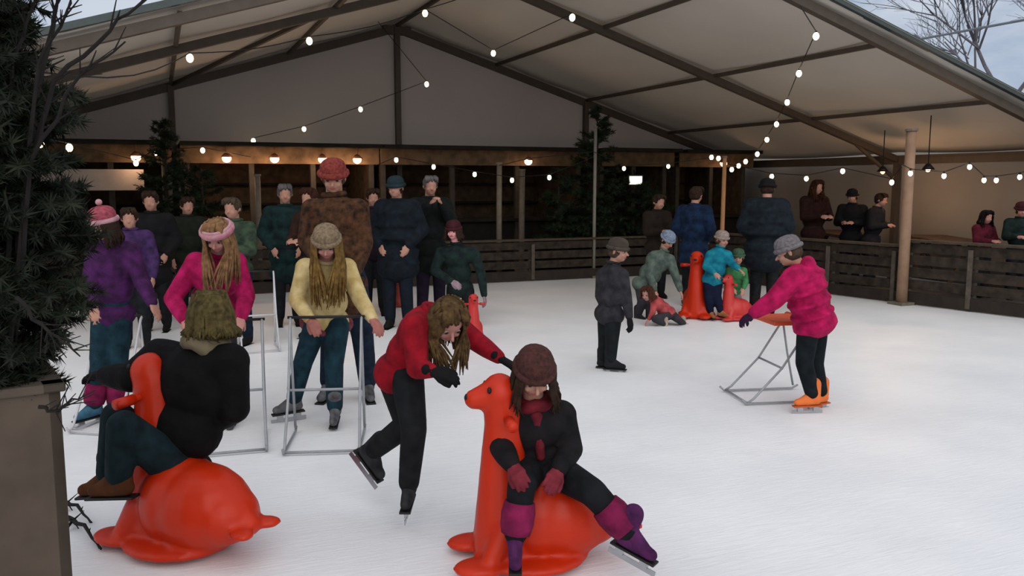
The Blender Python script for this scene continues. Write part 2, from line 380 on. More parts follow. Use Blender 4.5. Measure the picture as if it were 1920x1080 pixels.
stall(X_at(1262, 15.6), X_at(1392, 15.6), 15.6, 'brown stall hut behind the thin warm pole', [0], HUTD, warm=3)
# benches and low box inside the right tent side
def bench(p, rz, label):
    r = empty('wooden_bench', p, rz, label, 'bench')
    mb = MB(); mb.box((0, 0, .75), (1.8, .7, .05)); mb.build('table_top', HUTW, r, bevel=.005)
    for sx in (-.75, .75):
        mb = MB(); mb.bar((sx, -.25, 0), (sx, .1, .74), .05); mb.bar((sx, .25, 0), (sx, -.1, .74), .05); mb.build('leg', HUTW, r)
p = at(1772, 430, 14.0); p.z = 0
bench(p, 1.1, 'wooden table behind the right barrier near the maroon child')
p = at(1575, 430, 15.6); p.z = 0
bench(p, 1.2, 'wooden table behind the barrier left of the thick pole')
# warm lamp hung by the right side wall
def hang_lamp(x, y, d, e, label):
    p = at(x, y, d); r = empty('hanging_lamp', p, 0, label, 'lamp')
    mb = MB(); mb.tube([(0, 0, max(.2, tn(p.y, min(1, (p.x - XA) / HW)).z + .06 - p.z)), (0, 0, .05)], .008); mb.build('cord', WIRE, r)
    mb = MB(); mb.tube([(0, 0, .09), (0, 0, 0)], [.03, .10], 14); mb.build('lamp_shade', BLACKP, r, smooth=True)
    mb = MB(); mb.ell((0, 0, 0), (.035, .035, .035)); mb.build('lamp_bulb', MATS['lamp_glow'], r, smooth=True)
    ld = bpy.data.lights.new('warm_light', 'POINT'); ld.energy = e; ld.color = (1, .6, .32); ld.shadow_soft_size = .08
    lo = bpy.data.objects.new('warm_light', ld); COL.objects.link(lo); lo.location = (0, 0, -.08); lo.parent = r
hang_lamp(1655, 322, 14.6, 24, 'warm lamp hanging just left of the thick wooden pole')
hang_lamp(1740, 318, 13.2, 13, 'warm lamp hanging right of the thick wooden pole')
# flood lamp
p = at(1192, 338, 17.1); r = empty('flood_lamp', p, -YAW, 'bright white flood lamp above the dark hut beside the far fir', 'lamp')
mb = MB(); mb.box((0, .04, 0), (.30, .06, .22)); mb.bar((0, .06, .05), (0, .3, .2), .03); mb.build('housing', BLACKP, r, bevel=.008)
mb = MB(); mb.box((0, 0, 0), (.25, .02, .16)); mb.build('lamp_glass', mat('flood_glow', (240, 240, 215), .4, 0, 4, 0, emit=1.6), r)
# ------------------------------------------------------------ light strings
def string(pts, label, bulbs=None, d=None, r=.028, sagk=.0):
    P = [at(*q) for q in pts]; o = P[0].copy(); e = empty('light_string', o, 0, label, 'string lights', 'strings of warm bulbs in the tent')
    path = []
    for i in range(len(P) - 1):
        for j in range(6):
            t = j / 6; q = P[i].lerp(P[i + 1], t); q.z -= sagk * math.sin(PI * t) * (P[i + 1] - P[i]).length; path.append(q + Vector((0, 0, .05)) - o)
    path.append(P[-1] + Vector((0, 0, .05)) - o)
    mb = MB(); mb.tube(path, .006, 5); mb.build('cable', WIRE, e)
    for i, q in enumerate(P):
        if bulbs and i not in bulbs: continue
        q = q - o
        mb = MB(); mb.tube([q + Vector((0, 0, .06)), q + Vector((0, 0, .02))], [.012, .014], 8); so = mb.build('socket', BLACKP, e)
        mb = MB(); mb.ell(q, (r, r, r * 1.25), n=10, m=7); mb.build('bulb', BULB, so, smooth=True)
string([(60, 150, 5), (356, 109, 9), (580, 77, 10.2), (797, 25, 11.3), (1010, -60, 11)], 'long bulb string across the left roof slope up to the ridge', [1, 2, 3], r=.036, sagk=.03)
string([(797, 25, 11.4), (925, 100, 14.4), (1073, 33, 11.8)], 'short bulb string dipping right of the gable ridge post', [1, 2], r=.04)
string([(700, 35, 15.5), (800, 158, 15.3), (676, 205, 15.6), (570, 242, 15.8), (475, 264, 15.5), (460, 288, 15.6)], 'bulb string falling in front of the gable canvas', [1, 2, 3, 4, 5], r=.038)
string([(1500, 20, 9.6), (1530, 68, 9.8), (1498, 138, 11), (1476, 192, 12.2), (1456, 233, 13.2), (1438, 262, 13.8), (1420, 289, 14.2), (1398, 303, 14.4), (1385, 311, 14.5), (1372, 318, 14.5), (1347, 297, 14.4), (1334, 295, 14.5)], 'bulb string swooping from the front roof edge to the thin pole', list(range(1, 12)), r=.034)
string([(75, 268, 8), (130, 277, 9.5), (255, 306, 13), (293, 287, 13.6), (380, 282, 14), (470, 300, 14.5)], 'bulb string low at left running behind the near fir', [0, 1, 2, 3, 4], r=.036)
string([(700, 318, 14), (743, 300, 14.2), (813, 313, 14.3), (890, 327, 14.4), (960, 338, 14.4), (1030, 333, 14.4), (1113, 300, 14.3)], 'bulb string sagging between back poles left of the far fir', [1, 2, 3, 4, 5], r=.034)
string([(936, 316, 14.6), (988, 303, 14.8), (1113, 290, 14.6), (1170, 316, 14.6), (1253, 312, 14.8), (1340, 300, 14.9)], 'bulb string passing the top of the tall thin grey pole', [1, 3, 4], r=.030)
string([(1351, 310, 14.4), (1447, 331, 13.6), (1512, 335, 13.2), (1580, 321, 12.8), (1672, 342, 12.4), (1690, 320, 12)], 'bulb string from the thin pole to the thick wooden pole', [1, 2, 3, 4], r=.032)
string([(1690, 316, 10), (1707, 325, 10), (1770, 330, 10.2), (1818, 313, 10.3), (1845, 338, 10.4), (1868, 338, 10.4), (1912, 332, 10.3), (1960, 318, 10)], 'bulb string right of the thick wooden pole', list(range(1, 7)), r=.026)
# ------------------------------------------------------------ fir trees
def fir(name, base, h, rad, label, n_br, m_need, seed, z0=.15, nl=.03, fan=None, dens=260, grp=None, wig=.25, pw=.75):
    rnd = random.Random(seed); e = empty(name, base, 0, label, 'fir tree', grp)
    mb = MB(); mb.tube([(0, 0, 0), (rnd.uniform(-.02, .02), 0, h * .5), (0, 0, h)], [rad * .09, rad * .06, .006], 8); mb.build('trunk', BARK, e, smooth=True)
    bm = MB(); V = []; Fc = []
    for i in range(n_br):
        t = (i + rnd.random()) / n_br; z = z0 + (h - z0) * t; L = rad * (1 - t) ** pw * (min(1, .62 + t * 1.6) if pw < .7 else 1) * rnd.uniform(.72, 1.12) + .07; a = rnd.uniform(0, 2 * PI)
        if fan: a = fan(rnd)
        dr = Vector((math.cos(a), math.sin(a), 0)); up = rnd.uniform(.0, .5) - .25 * (1 - t) + (.5 * t)
        pts = [Vector((0, 0, z)) + dr * L * s + Vector((0, 0, L * (up * s - wig * s * s + .12 * s ** 3))) for s in (0, .33, .66, 1)]
        bm.tube(pts, [.012 * (1 - t) + .005, .008, .006, .003], 5)
        side = dr.cross(Vector((0, 0, 1)))
        segs = [(pts, L)]
        for q in range(int(5 + L * 10)):
            s = rnd.uniform(.2, .97); idx = min(2, int(s * 3)); p0 = pts[idx].lerp(pts[idx + 1], s * 3 - idx)
            sg = rnd.choice((-1, 1)); l2 = L * (1.05 - s) * .55 + .05; p1 = p0 + (dr * .7 + side * sg * .8 + Vector((0, 0, rnd.uniform(-.25, .2)))).normalized() * l2
            bm.tube([p0, p1], [.004, .002], 4); segs.append(([p0, p0.lerp(p1, .33), p0.lerp(p1, .66), p1], l2))
        for pp, l in segs:
            cnt = int(l * dens)
            for q in range(cnt):
                s = rnd.random(); idx = min(2, int(s * 3)); c = pp[idx].lerp(pp[idx + 1], s * 3 - idx); ax = (pp[idx + 1] - pp[idx]).normalized()
                o = Vector((rnd.gauss(0, 1), rnd.gauss(0, 1), rnd.gauss(0, 1))); o = (o - ax * o.dot(ax)).normalized()
                d = (o + ax * .6).normalized() * nl * rnd.uniform(.7, 1.25); w = ax.cross(o) * nl * .10
                k = len(V); V += [c + w, c - w, c + d]; Fc.append((k, k + 1, k + 2))
    bm.build('branch_wood', BARK, e)
    me = bpy.data.meshes.new('needles'); me.from_pydata([tuple(v) for v in V], [], Fc); me.update()
    o = link('needles', me, m_need, e, smooth=False); return e
pb = at(8, 1040, 2.6); pb.z = 0
# planter box with the near fir
def planter():
    base = at(-88, 1000, 2.75); base.z = 0; r = empty('planter_box', base, -YAW + .62, 'tall grey brown planter box holding the near fir at left', 'planter')
    H = at(0, 715, 2.75).z; w = .62
    mb = MB()
    for i in range(4):
        a = i * PI / 2; R = Matrix.Rotation(a, 3, 'Z'); mb.box(R @ Vector((w / 2 - .02, 0, H / 2)), (.04, w, H), R)
    mb.build('box_wall', PLANT, r, bevel=.006)
    mb = MB()
    for i in range(4):
        a = i * PI / 2; R = Matrix.Rotation(a, 3, 'Z'); mb.box(R @ Vector((w / 2 - .02, 0, H)), (.07, w + .03, .03), R)
    mb.build('rim', mat('planter_rim', (84, 74, 64), .85, .15, 8, .2), r, bevel=.006)
    mb = MB(); mb.box((0, 0, H - .08), (w - .06, w - .06, .06)); mb.build('soil', mat('soil', (40, 32, 26), .95, .3, 30, .8), r)
    return base, H
pbase, PH = planter()
NF = mat('near_needles', (34, 42, 24), .7, .3, 9, 0, c2=(12, 18, 10), trans=.15)
fir('fir_tree', pbase + rel(1, 0, 0) * .06 + Vector((0, 0, PH - .08)), 1.8, .42, 'large dark fir standing in the planter box at left edge', 330, NF, 3, z0=.06, nl=.042, dens=560, wig=.22, pw=.5)
# upper bare twigs reaching right against the sky (a cut branch bundle in the planter)
def twigs(label, base, ends, r0=.012):
    e = empty('bare_branch', base, 0, label, 'branch'); mb = MB(); rnd = random.Random(5)
    for pt_, b_ in ends:
        P = [Vector(q) - base for q in pt_]; path = []
        for i in range(len(P) - 1):
            for j in range(4): path.append(P[i].lerp(P[i + 1], j / 4) + Vector((rnd.uniform(-.006, .006), 0, rnd.uniform(-.006, .006))))
        path.append(P[-1]); n = len(path); mb.tube(path, [b_ * (1 - .75 * i / (n - 1)) for i in range(n)], 6)
        for q in range(int(n * 1.2)):
            i = rnd.randrange(1, n - 1); d = (path[i + 1] - path[i]).normalized(); o = d.orthogonal(); o.rotate(Quaternion(d, rnd.uniform(0, 6.28)))
            l = rnd.uniform(.04, .12); mb.tube([path[i], path[i] + (d * .8 + o * .6).normalized() * l], [b_ * .35, .0015], 4)
    mb.build('twig', mat('dark_twig', (30, 26, 24), .9, .2, 20, .2), e); return e
tb = at(20, 690, 2.7)
twigs('bare dark branches rising above the near fir against the sky', tb, [
    ([at(20, 690, 2.7), at(45, 330, 2.7), at(105, 150, 2.65), at(205, 55, 2.6), at(282, -8, 2.55)], .012),
    ([at(20, 690, 2.7), at(60, 300, 2.6), at(150, 140, 2.5), at(235, 78, 2.45)], .009),
    ([at(15, 690, 2.75), at(60, 200, 2.75), at(95, 60, 2.75), at(108, -15, 2.75)], .016),
    ([at(15, 690, 2.65), at(20, 120, 2.7), at(60, 20, 2.7), at(75, -15, 2.7)], .009),
    ([at(15, 690, 2.65), at(70, 120, 2.62), at(125, 30, 2.6), at(140, -15, 2.6)], .008)])
def low_twig(label, pts, r):
    P = [at(*q) for q in pts]; mz = min(p.z for p in P); o = P[0].copy(); twigs(label, o, [([tuple(p) for p in P], r)])
low_twig('dark twig sticking out over the ice beside the upper planter', [(30, 560, 2.5), (75, 610, 2.45), (120, 640, 2.4), (150, 668, 2.35)], .007)
low_twig('drooping twig with needles beside the sitter glove at planter side', [(72, 765, 2.4), (100, 772, 2.4), (130, 755, 2.38), (158, 738, 2.35)], .007)
def ice_branch(label, a, b, r):
    A = ground(*a); B = ground(*b); A.z = B.z = r; o = A.copy(); twigs(label, o, [([tuple(A), tuple(A.lerp(B, .5) + Vector((.01, .01, .03))), tuple(B)], r)])
ice_branch('upper dark branch lying on the ice between planter and orange seal', (108, 946), (172, 985), .014)
ice_branch('lower dark branch lying on the ice between planter and orange seal', (118, 975), (190, 1036), .015)
# far firs
def gp(x, d): q = at(x, 400, d); q.z = 0; return q
fir('fir_tree', gp(1118, 15.9), 3.0, .75, 'tall dark fir behind the back barrier at the thin pole', 70, NEED, 11, z0=.5, nl=.07, dens=170)
fir('fir_tree', gp(1210, 16.2), 1.62, .7, 'lower dark fir behind the boy in grey', 60, NEED, 12, z0=.4, nl=.07, dens=170)
fir('fir_tree', gp(1048, 15.7), 1.9, .6, 'small dark fir left of the tall far fir behind barrier', 50, NEED, 13, z0=.4, nl=.07, dens=170)
fir('fir_tree', gp(316, 13.3), 2.6, .6, 'dark fir at the grey pole above the pink headband girl', 70, NEED, 14, z0=.5, nl=.07, dens=170)
fir('fir_tree', gp(380, 13.5), 1.9, .55, 'short dark fir right behind the pink headband girl', 45, NEED, 15, z0=.4, nl=.07, dens=170)
# bare trees, wire and box beyond the tent on the right
def bare_tree(p, h, seed, label):
    rnd = random.Random(seed); e = empty('bare_tree', p, 0, label, 'tree', 'winter trees beyond the tent'); mb = MB()
    def br(a, d, L, r, k):
        b = a + d * L; mid = a.lerp(b, .5) + Vector((rnd.uniform(-1, 1), rnd.uniform(-1, 1), 0)) * L * .05; mb.tube([a, mid, b], [r, r * .8, r * .62], 5)
        if k == 0: return
        for _ in range(4 if k > 1 else 3):
            o = Vector((rnd.gauss(0, 1), rnd.gauss(0, 1), rnd.gauss(0, .5))).normalized(); br(a.lerp(b, rnd.uniform(.55, 1)), (d + o * .75 + Vector((0, 0, .15))).normalized(), L * rnd.uniform(.55, .78), r * .55, k - 1)
    br(Vector((0, 0, 0)), Vector((0, 0, 1)), h * .38, .16, 5); mb.build('branches', mat('winter_bark', (122, 120, 128), .9, .15, 5, 0), e)
for i, (x, d, h, l) in enumerate([(1880, 34, 12.5, 'bare winter tree seen above the right roof edge'), (1990, 40, 14, 'second bare winter tree partly cut by the right edge')]):
    q = at(x, 300, d); q.z = 0; bare_tree(q, h, 20 + i, l)
A = at(1700, 78, 14); B = at(1960, 30, 12)
mb = MB(); mb.tube([A.lerp(B, j / 10) - A for j in range(11)], .018, 6); o = mb.build('overhead_cable', mat('cable_grey', (110, 118, 128), .6, .1, 5, 0)); o.location = A; tag(o, 'grey overhead cable crossing the sky at upper right', 'cable')
# ------------------------------------------------------------ people
UPZ = Vector((0, 0, 1))
def hand(mb, wr, d, pn, side, k, curl=.5, ex=0.):
    """palm, four unequal fingers and a thumb; d along the hand, pn palm normal, side +-1 thumb side"""
    d = d.normalized(); pn = (pn - d * pn.dot(d)); pn = pn.normalized() if pn.length > .01 else d.orthogonal().normalized(); w = d.cross(pn).normalized() * side
    pl = .085 * k; th = .0125 * k + ex
    for j in range(4):
        o = w * (1.5 - j) * .0195 * k; kn = wr + d * pl * (1 - .05 * abs(j - 1)) + o * 1.05
        mb.cone(wr + o * .6, kn, th * 1.1, th, 8)
        p = kn; a = curl * .5; rr = (.0088 * k + ex) * (1 - .06 * j)
        for s_, L in enumerate((.040, .028, .021)):
            L *= k * (.92, 1.04, .97, .78)[j]; dd = d * math.cos(a) + pn * math.sin(a) + w * (1.5 - j) * .05; q = p + dd * L
            mb.cone(p, q, rr, rr * .9, 8); p = q; a += curl; rr *= .92
    tb_ = wr + w * .022 * k + d * .02 * k; p = tb_; a = .55
    for L, rr in ((.040, .0135), (.032, .0105), (.026, .0095)):
        dd = d * math.cos(a) + w * math.sin(a) + pn * .35; q = p + dd.normalized() * L * k; mb.cone(p, q, rr * k + ex, rr * k * .92 + ex, 8); p = q; a -= .25
class Head:
    def __init__(s, c, f, H, roll=0):
        s.c = c; s.f = f.normalized(); s.h = .115 + .062 * H
        up = UPZ - s.f * UPZ.dot(s.f)
        if up.length < .05: up = _FALL.copy()
        s.u = up.normalized(); s.r = s.f.cross(s.u).normalized(); s.R = Matrix((s.r, s.f, s.u)).transposed()
    def p(s, r, f, u): return s.c + (s.r * r + s.f * f + s.u * u) * s.h
_FALL = Vector((0, 0, 1))
def boot(root, an, tdir, k, c, sole, blade=True, vox=.01, flare=True, name=None):
    """skate or shoe: an ankle joint, tdir toe direction"""
    t = tdir.normalized(); up = Vector((0, 0, 1)) - t * t.z
    up = up.normalized() if up.length > .1 else Vector((0, 1, 0)); sd_ = t.cross(up)
    L = .235 * k; hz = .075 * k; q = lambda a, b, c_: an + t * a * k + sd_ * b * k + up * c_ * k
    mb = MB(); mb.cone(q(-.015, 0, .11), q(-.02, 0, -.02), .060 * k, .052 * k); mb.cone(q(-.035, 0, -.045), q(.07, 0, -.05), .042 * k, .04 * k); mb.cone(q(.05, 0, -.045), q(.145, 0, -.056), .042 * k, .034 * k)
    mb.cone(q(.02, 0, .0), q(.10, 0, -.035), .042 * k, .03 * k)
    e = empty(name or ('ice_skate' if blade else 'boot'), an); e.parent = root
    off = an; mb.remesh('boot_shell', c, e, off, vox, 3)
    R = Matrix((t, sd_, up)).transposed()
    mb = MB(); mb.box(q(.05, 0, -.092) - off, (.27 * k, .07 * k, .014 * k), R); mb.build('sole', sole, e, bevel=.004 * k)
    if blade:
        mb = MB(); mb.box(q(.05, 0, -.150) - off, (.29 * k, .006 * k, .03 * k), R)
        for a in (-.03, .12): mb.box(q(a, 0, -.118) - off, (.05 * k, .022 * k, .05 * k), R)
        mb.build('blade', BLADE, e)
    return e
def strands(mb, hd, n, L, rnd, spread=1., r=.009, back=True, front=False, droop=None, hatted=False):
    for i in range(n):
        a = rnd.uniform(-1, 1); ph = a * PI * (.78 if not front else .95); rr = .42
        el = rnd.uniform(.15, .5)
        s0 = hd.p(math.sin(ph) * rr * .8, -math.cos(ph) * rr * .9 - .02, (.28 + .2 * rnd.random()) if not hatted else .1)
        s1 = hd.p(math.sin(ph) * rr * 1.12, -math.cos(ph) * rr * 1.16, .05)
        s2 = hd.p(math.sin(ph) * rr * 1.18 * spread, -math.cos(ph) * rr * 1.15, -.25)
        l = L * rnd.uniform(.75, 1.1); g_ = droop or Vector((0, 0, -1)); out_ = (s2 - hd.c); out_.z = 0
        s3 = s2 + g_ * l * .5 + out_ * .15 * spread + Vector((rnd.uniform(-1, 1), rnd.uniform(-1, 1), 0)) * .012
        s4 = s2 + g_ * l + out_ * .1 * spread + Vector((rnd.uniform(-1, 1), rnd.uniform(-1, 1), 0)) * .02
        if L > .15 and math.cos(ph) < .3:
            tgt = hd.c + hd.f * hd.h * .62 + hd.r * hd.h * rnd.uniform(-.45, .45); w_ = rnd.uniform(.15, .75)
            s3 = s3.lerp(Vector((tgt.x, tgt.y, s3.z)), w_ * .6); s4 = s4.lerp(Vector((tgt.x, tgt.y, s4.z)), w_)
        mb.tube([s0, s1, s2, s3, s4], [r * .8, r, r, r * .9, r * .25], 6)
def person(label, J, H, face, coat, pants, toes=((0, 0, 1), (0, 0, 1)), hair=None, hairlen=0, hat=None, hatc=None, boots=None, blade=True, sole=None, gloves=None,
           puff=1., vox=.012, coatlen=.12, group=None, scarf=None, d=None, pn=None, curl=(.5, .5), skin=SKIN, hood=None, gait=None, strandn=70, droop=None, world=False, seed=1, pompom=None, warm=None, stripe=None):
    """J: joints as world points. One empty with one continuous body plus clothes, hair and skates as parts"""
    k = H / 1.75; rnd = random.Random(seed); P = {a: Vector(b) for a, b in J.items()}
    g0 = (P['Lan'] + P['Ran']) / 2; root = empty('person', (g0.x, g0.y, 0), 0, label, 'person', group); off = root.location.copy()
    hd = Head(P['head'], face, H); kid = 1 + .25 * max(0, (1.6 - H))
    up = (P['neck'] - P['pelvis']).normalized(); lat = (P['Rsh'] - P['Lsh']); lat = (lat - up * lat.dot(up)).normalized(); R = basis(lat, up)
    # body: head, neck, trunk, arms, legs and hands in one skin
    mb = MB(); h = hd.h
    mb.ell(hd.p(0, -.04, .10), (.375 * h, .44 * h, .40 * h), hd.R); mb.ell(hd.p(0, .10, -.17), (.29 * h, .30 * h, .33 * h), hd.R); mb.ell(hd.p(0, .24, -.36), (.14 * h, .12 * h, .10 * h), hd.R, 10, 7)
    mb.cone(hd.p(0, .40, -.02), hd.p(0, .50, -.14), .035 * h, .055 * h, 8)
    for q in (-1, 1):
        mb.ell(hd.p(q * .385, -.05, -.06), (.035 * h, .075 * h, .12 * h), hd.R, 8, 6); mb.ell(hd.p(q * .17, .30, -.16), (.10 * h, .09 * h, .09 * h), hd.R, 8, 6)
    mb.cone(hd.p(0, -.08, -.25), P['neck'] - up * .01, .058 * k * kid, .062 * k * kid)
    ch = P['neck'].lerp(P['pelvis'], .30); wa = P['neck'].lerp(P['pelvis'], .68)
    mb.ell(ch, (.150 * k, .105 * k, .18 * k), R); mb.ell(wa, (.125 * k, .095 * k, .15 * k), R); mb.ell(P['pelvis'], (.150 * k, .11 * k, .12 * k), R)
    for s_ in 'LR':
        mb.chain([P[s_ + 'sh'], P[s_ + 'el'], P[s_ + 'wr']], [.050 * k, .040 * k, .027 * k]); mb.cone(ch + up * .1 * k, P[s_ + 'sh'], .06 * k, .052 * k)
        mb.chain([P[s_ + 'hip'], P[s_ + 'kn'], P[s_ + 'an']], [.078 * k, .054 * k, .031 * k]); mb.cone(P[s_ + 'an'], P[s_ + 'an'] + Vector(toes['LR'.index(s_)]) * .05 * k - (P[s_ + 'kn'] - P[s_ + 'an']).normalized() * .03 * k, .03 * k, .024 * k)
    hs = []
    for i, s_ in enumerate('LR'):
        dd = (P[s_ + 'wr'] - P[s_ + 'el']).normalized(); fd = d[i] if d and d[i] else dd; fd = Vector(fd)
        n_ = Vector(pn[i]) if pn else (P['pelvis'] - P[s_ + 'wr']).normalized() + Vector((0, 0, -.6)); sd_ = -1 if i == 0 else 1
        hs.append((P[s_ + 'wr'], fd, n_, sd_, k * kid * 1.02, curl[i])); hand(mb, *hs[-1])
    mb.remesh('body', skin, root, off, vox * .75 if vox > .008 else vox * .8, 2)
    if vox < .016:
        for q in (-1, 1):
            m_ = MB(); c_ = hd.p(q * .155, .335, .0); m_.ell(c_, (.062 * h, .062 * h, .05 * h), hd.R, 10, 8); m_.ell(c_ + hd.f * .042 * h, (.048 * h, .026 * h, .042 * h), hd.R, 8, 6, mi=1)
            m_.build('eye', [EYEW, EYED], root, off, smooth=True)
        m_ = MB(); m_.ell(hd.p(0, .375, -.27), (.11 * h, .035 * h, .028 * h), hd.R, 10, 6); m_.build('mouth', LIP, root, off, smooth=True)
    # trousers
    mb = MB(); mb.ell(P['pelvis'] + up * .02, (.165 * k, .13 * k, .13 * k), R)
    for s_ in 'LR':
        a = P[s_ + 'an'] + (P[s_ + 'kn'] - P[s_ + 'an']).normalized() * .035 * k
        mb.chain([P[s_ + 'hip'], P[s_ + 'kn'], a], [.108 * k * kid ** .5, .082 * k * kid ** .7, .068 * k * kid ** .7]); mb.cone(P['pelvis'], P[s_ + 'hip'], .11 * k, .1 * k)
    mb.remesh('trousers', pants, root, off, vox, 3)
    # coat
    mb = MB(); f = puff
    hem = P['pelvis'] - up * coatlen * k
    mb.ell(ch, (.185 * k * f, .135 * k * f, .20 * k), R); mb.ell(wa, (.172 * k * f, .135 * k * f, .19 * k), R); mb.ell(P['pelvis'].lerp(hem, .35), (.185 * k * f, .145 * k * f, .15 * k), R)
    if coatlen > .2: mb.ell(hem, (.19 * k * f, .15 * k * f, .16 * k), R)
    mb.cone(ch + up * .08 * k, P['neck'] + up * .005, .11 * k, .075 * k)
    for s_ in 'LR':
        w_ = P[s_ + 'wr'] + (P[s_ + 'el'] - P[s_ + 'wr']).normalized() * .015; m1 = P[s_ + 'sh'].lerp(P[s_ + 'el'], .5); m2 = P[s_ + 'el'].lerp(w_, .5)
        mb.chain([P[s_ + 'sh'], m1, P[s_ + 'el'], m2, w_], [.078 * k * f, .070 * k * f, .064 * k * f, .058 * k * f, .044 * k * f]); mb.cone(ch + up * .07 * k, P[s_ + 'sh'], .095 * k * f, .080 * k * f)
    if f > 1.27:   # quilted rings
        for j in range(5):
            c_ = P['neck'].lerp(hem, .15 + .19 * j); mb.ell(c_, (.196 * k * f, .146 * k * f, .055 * k), R, 20, 8)
    mb.remesh('jacket', coat, root, off, vox, 2)
    # collar or hood, hem band
    mb = MB(); 
    if hood: 
        c_ = P['neck'] - hd.f * .07 * k - up * .01; mb.ell(c_, (.125 * k, .085 * k, .09 * k), R); mb.ell(c_ + up * .02 + lat * .06 * k, (.06 * k, .07 * k, .06 * k), R); mb.ell(c_ + up * .02 - lat * .06 * k, (.06 * k, .07 * k, .06 * k), R); mb.remesh('hood', hood, root, off, vox, 2)
    else:
        ring = [P['neck'] + up * .03 + (lat * math.cos(a_) * .075 + R.col[1] * math.sin(a_) * .07) * k for a_ in [2 * PI * j / 14 for j in range(15)]]
        mb.tube(ring, .022 * k, 8); mb.build('collar', scarf or coat, root, off, smooth=True)
    if scarf:
        ring = [P['neck'] + up * (.012 + .012 * math.sin(3 * a_)) + (lat * math.cos(a_) * .085 + R.col[1] * math.sin(a_) * .085) * k for a_ in [2 * PI * j / 16 for j in range(17)]]
        m_ = MB(); m_.tube(ring, .044 * k, 9); m_.cone(P['neck'] + hd.f * .11 * k, ch + hd.f * .17 * k - up * .05, .045 * k, .028 * k, 8); m_.build('scarf', scarf, root, off, smooth=True)
    if stripe:
        m_ = MB(); q0 = hem + up * .02; ring = [q0 + (lat * math.cos(a_) * .19 * f + R.col[1] * math.sin(a_) * .15 * f) * k for a_ in [2 * PI * j / 18 for j in range(19)]]
        m_.tube(ring, .03 * k, 8); m_.build('shirt_hem', stripe, root, off, smooth=True)
    # hair
    if hair:
        mb = MB()
        if hat and hat != 'headband': mb.ell(hd.p(0, -.10, -.06), (.40 * h, .41 * h, .34 * h), hd.R)
        else: mb.ell(hd.p(0, -.09, .12), (.415 * h, .46 * h, .43 * h), hd.R)
        if hairlen < .02: mb.ell(hd.p(0, -.2, -.08), (.37 * h, .30 * h, .30 * h), hd.R)
        for j in range(0 if hat and hat != 'headband' else 10): a_ = rnd.uniform(-1, 1); mb.tube([hd.p(a_ * .3, .05, .5), hd.p(a_ * .36, .28, .42), hd.p(a_ * .4, .37, .22 + .1 * rnd.random())], [.02 * k, .022 * k, .006], 6)
        if hairlen >= .02: strands(mb, hd, strandn, hairlen, rnd, r=.011 * max(.7, k), droop=droop, hatted=bool(hat) and hat != 'headband')
        mb.build('hair', hair, root, off, smooth=True)
    if hat == 'headband':
        mb = MB(); mb.tube([hd.p(math.cos(a_) * .425, math.sin(a_) * .49 - .07, .20 + .05 * math.sin(a_)) for a_ in [2 * PI * j / 20 for j in range(21)]], [.036 * k] * 21, 10); ho = mb.build('headband', hatc, root, off, smooth=True)
        mb = MB(); mb.tube([hd.p(math.cos(a_) * .445, math.sin(a_) * .51 - .07, .33 + .05 * math.sin(a_)) for a_ in [2 * PI * j / 20 for j in range(21)]], .013 * k, 8); mb.build('band_edge', pompom, ho, off, smooth=True)
    elif hat:
        mb = MB(); n = 18; prof = [(.425, .06), (.45, .12), (.465, .24), (.455, .36), (.40, .48), (.29, .56), (.14, .605), (.02, .615)]; vs = []; fs = []
        for (r_, z_) in prof:
            for j in range(n): a_ = 2 * PI * j / n; vs.append(hd.p(math.cos(a_) * r_ * .93, math.sin(a_) * r_ * 1.05 - .05, z_))
        for i in range(len(prof) - 1):
            for j in range(n): fs.append((i * n + j, i * n + (j + 1) % n, (i + 1) * n + (j + 1) % n, (i + 1) * n + j))
        fs.append(tuple(range(n))[::-1]); fs.append(tuple((len(prof) - 1) * n + j for j in range(n))); mb.add(vs, fs)
        ho = mb.build(hat, hatc, root, off, smooth=True)
        mb = MB(); mb.tube([hd.p(math.cos(a_) * .425, math.sin(a_) * .475 - .05, .13) for a_ in [2 * PI * j / 18 for j in range(19)]], .024 * k, 8); mb.build('hat_cuff', pompom or hatc, ho, off, smooth=True)
        if pompom: mb = MB(); mb.ell(hd.p(0, -.05, .74), (.11 * h, .11 * h, .11 * h), n=12, m=8); mb.build('pompom', pompom, ho, off, smooth=True)
    if gloves:
        for q in hs:
            mb = MB(); hand(mb, *q, ex=.004); mb.cone(q[0] - q[1].normalized() * .04 * k, q[0] + q[1].normalized() * .01, .036 * k, .03 * k); mb.remesh('glove', gloves, root, off, max(.004, vox * .55), 1)
    for i, s_ in enumerate('LR'):
        if boots:
            b = boot(root, P[s_ + 'an'], Vector(toes[i]), k * kid, boots, sole or BLACKP, blade, vox=max(.007, vox * .8)); b.location = P[s_ + 'an'] - off
        if warm:
            m_ = MB(); a = P[s_ + 'an']; b_ = (P[s_ + 'kn'] - a).normalized(); m_.tube([a + b_ * .03 * k, a + b_ * .08 * k, a + b_ * .16 * k, a + b_ * .22 * k], [.080 * k * kid, .092 * k * kid, .094 * k * kid, .084 * k * kid], 12); m_.build('leg_warmer', warm, root, off, smooth=True)
    return root
def pix(D, **j):                         # joints from (x, y, depth offset)
    return {a: at(b[0], b[1], D + b[2]) for a, b in j.items()}
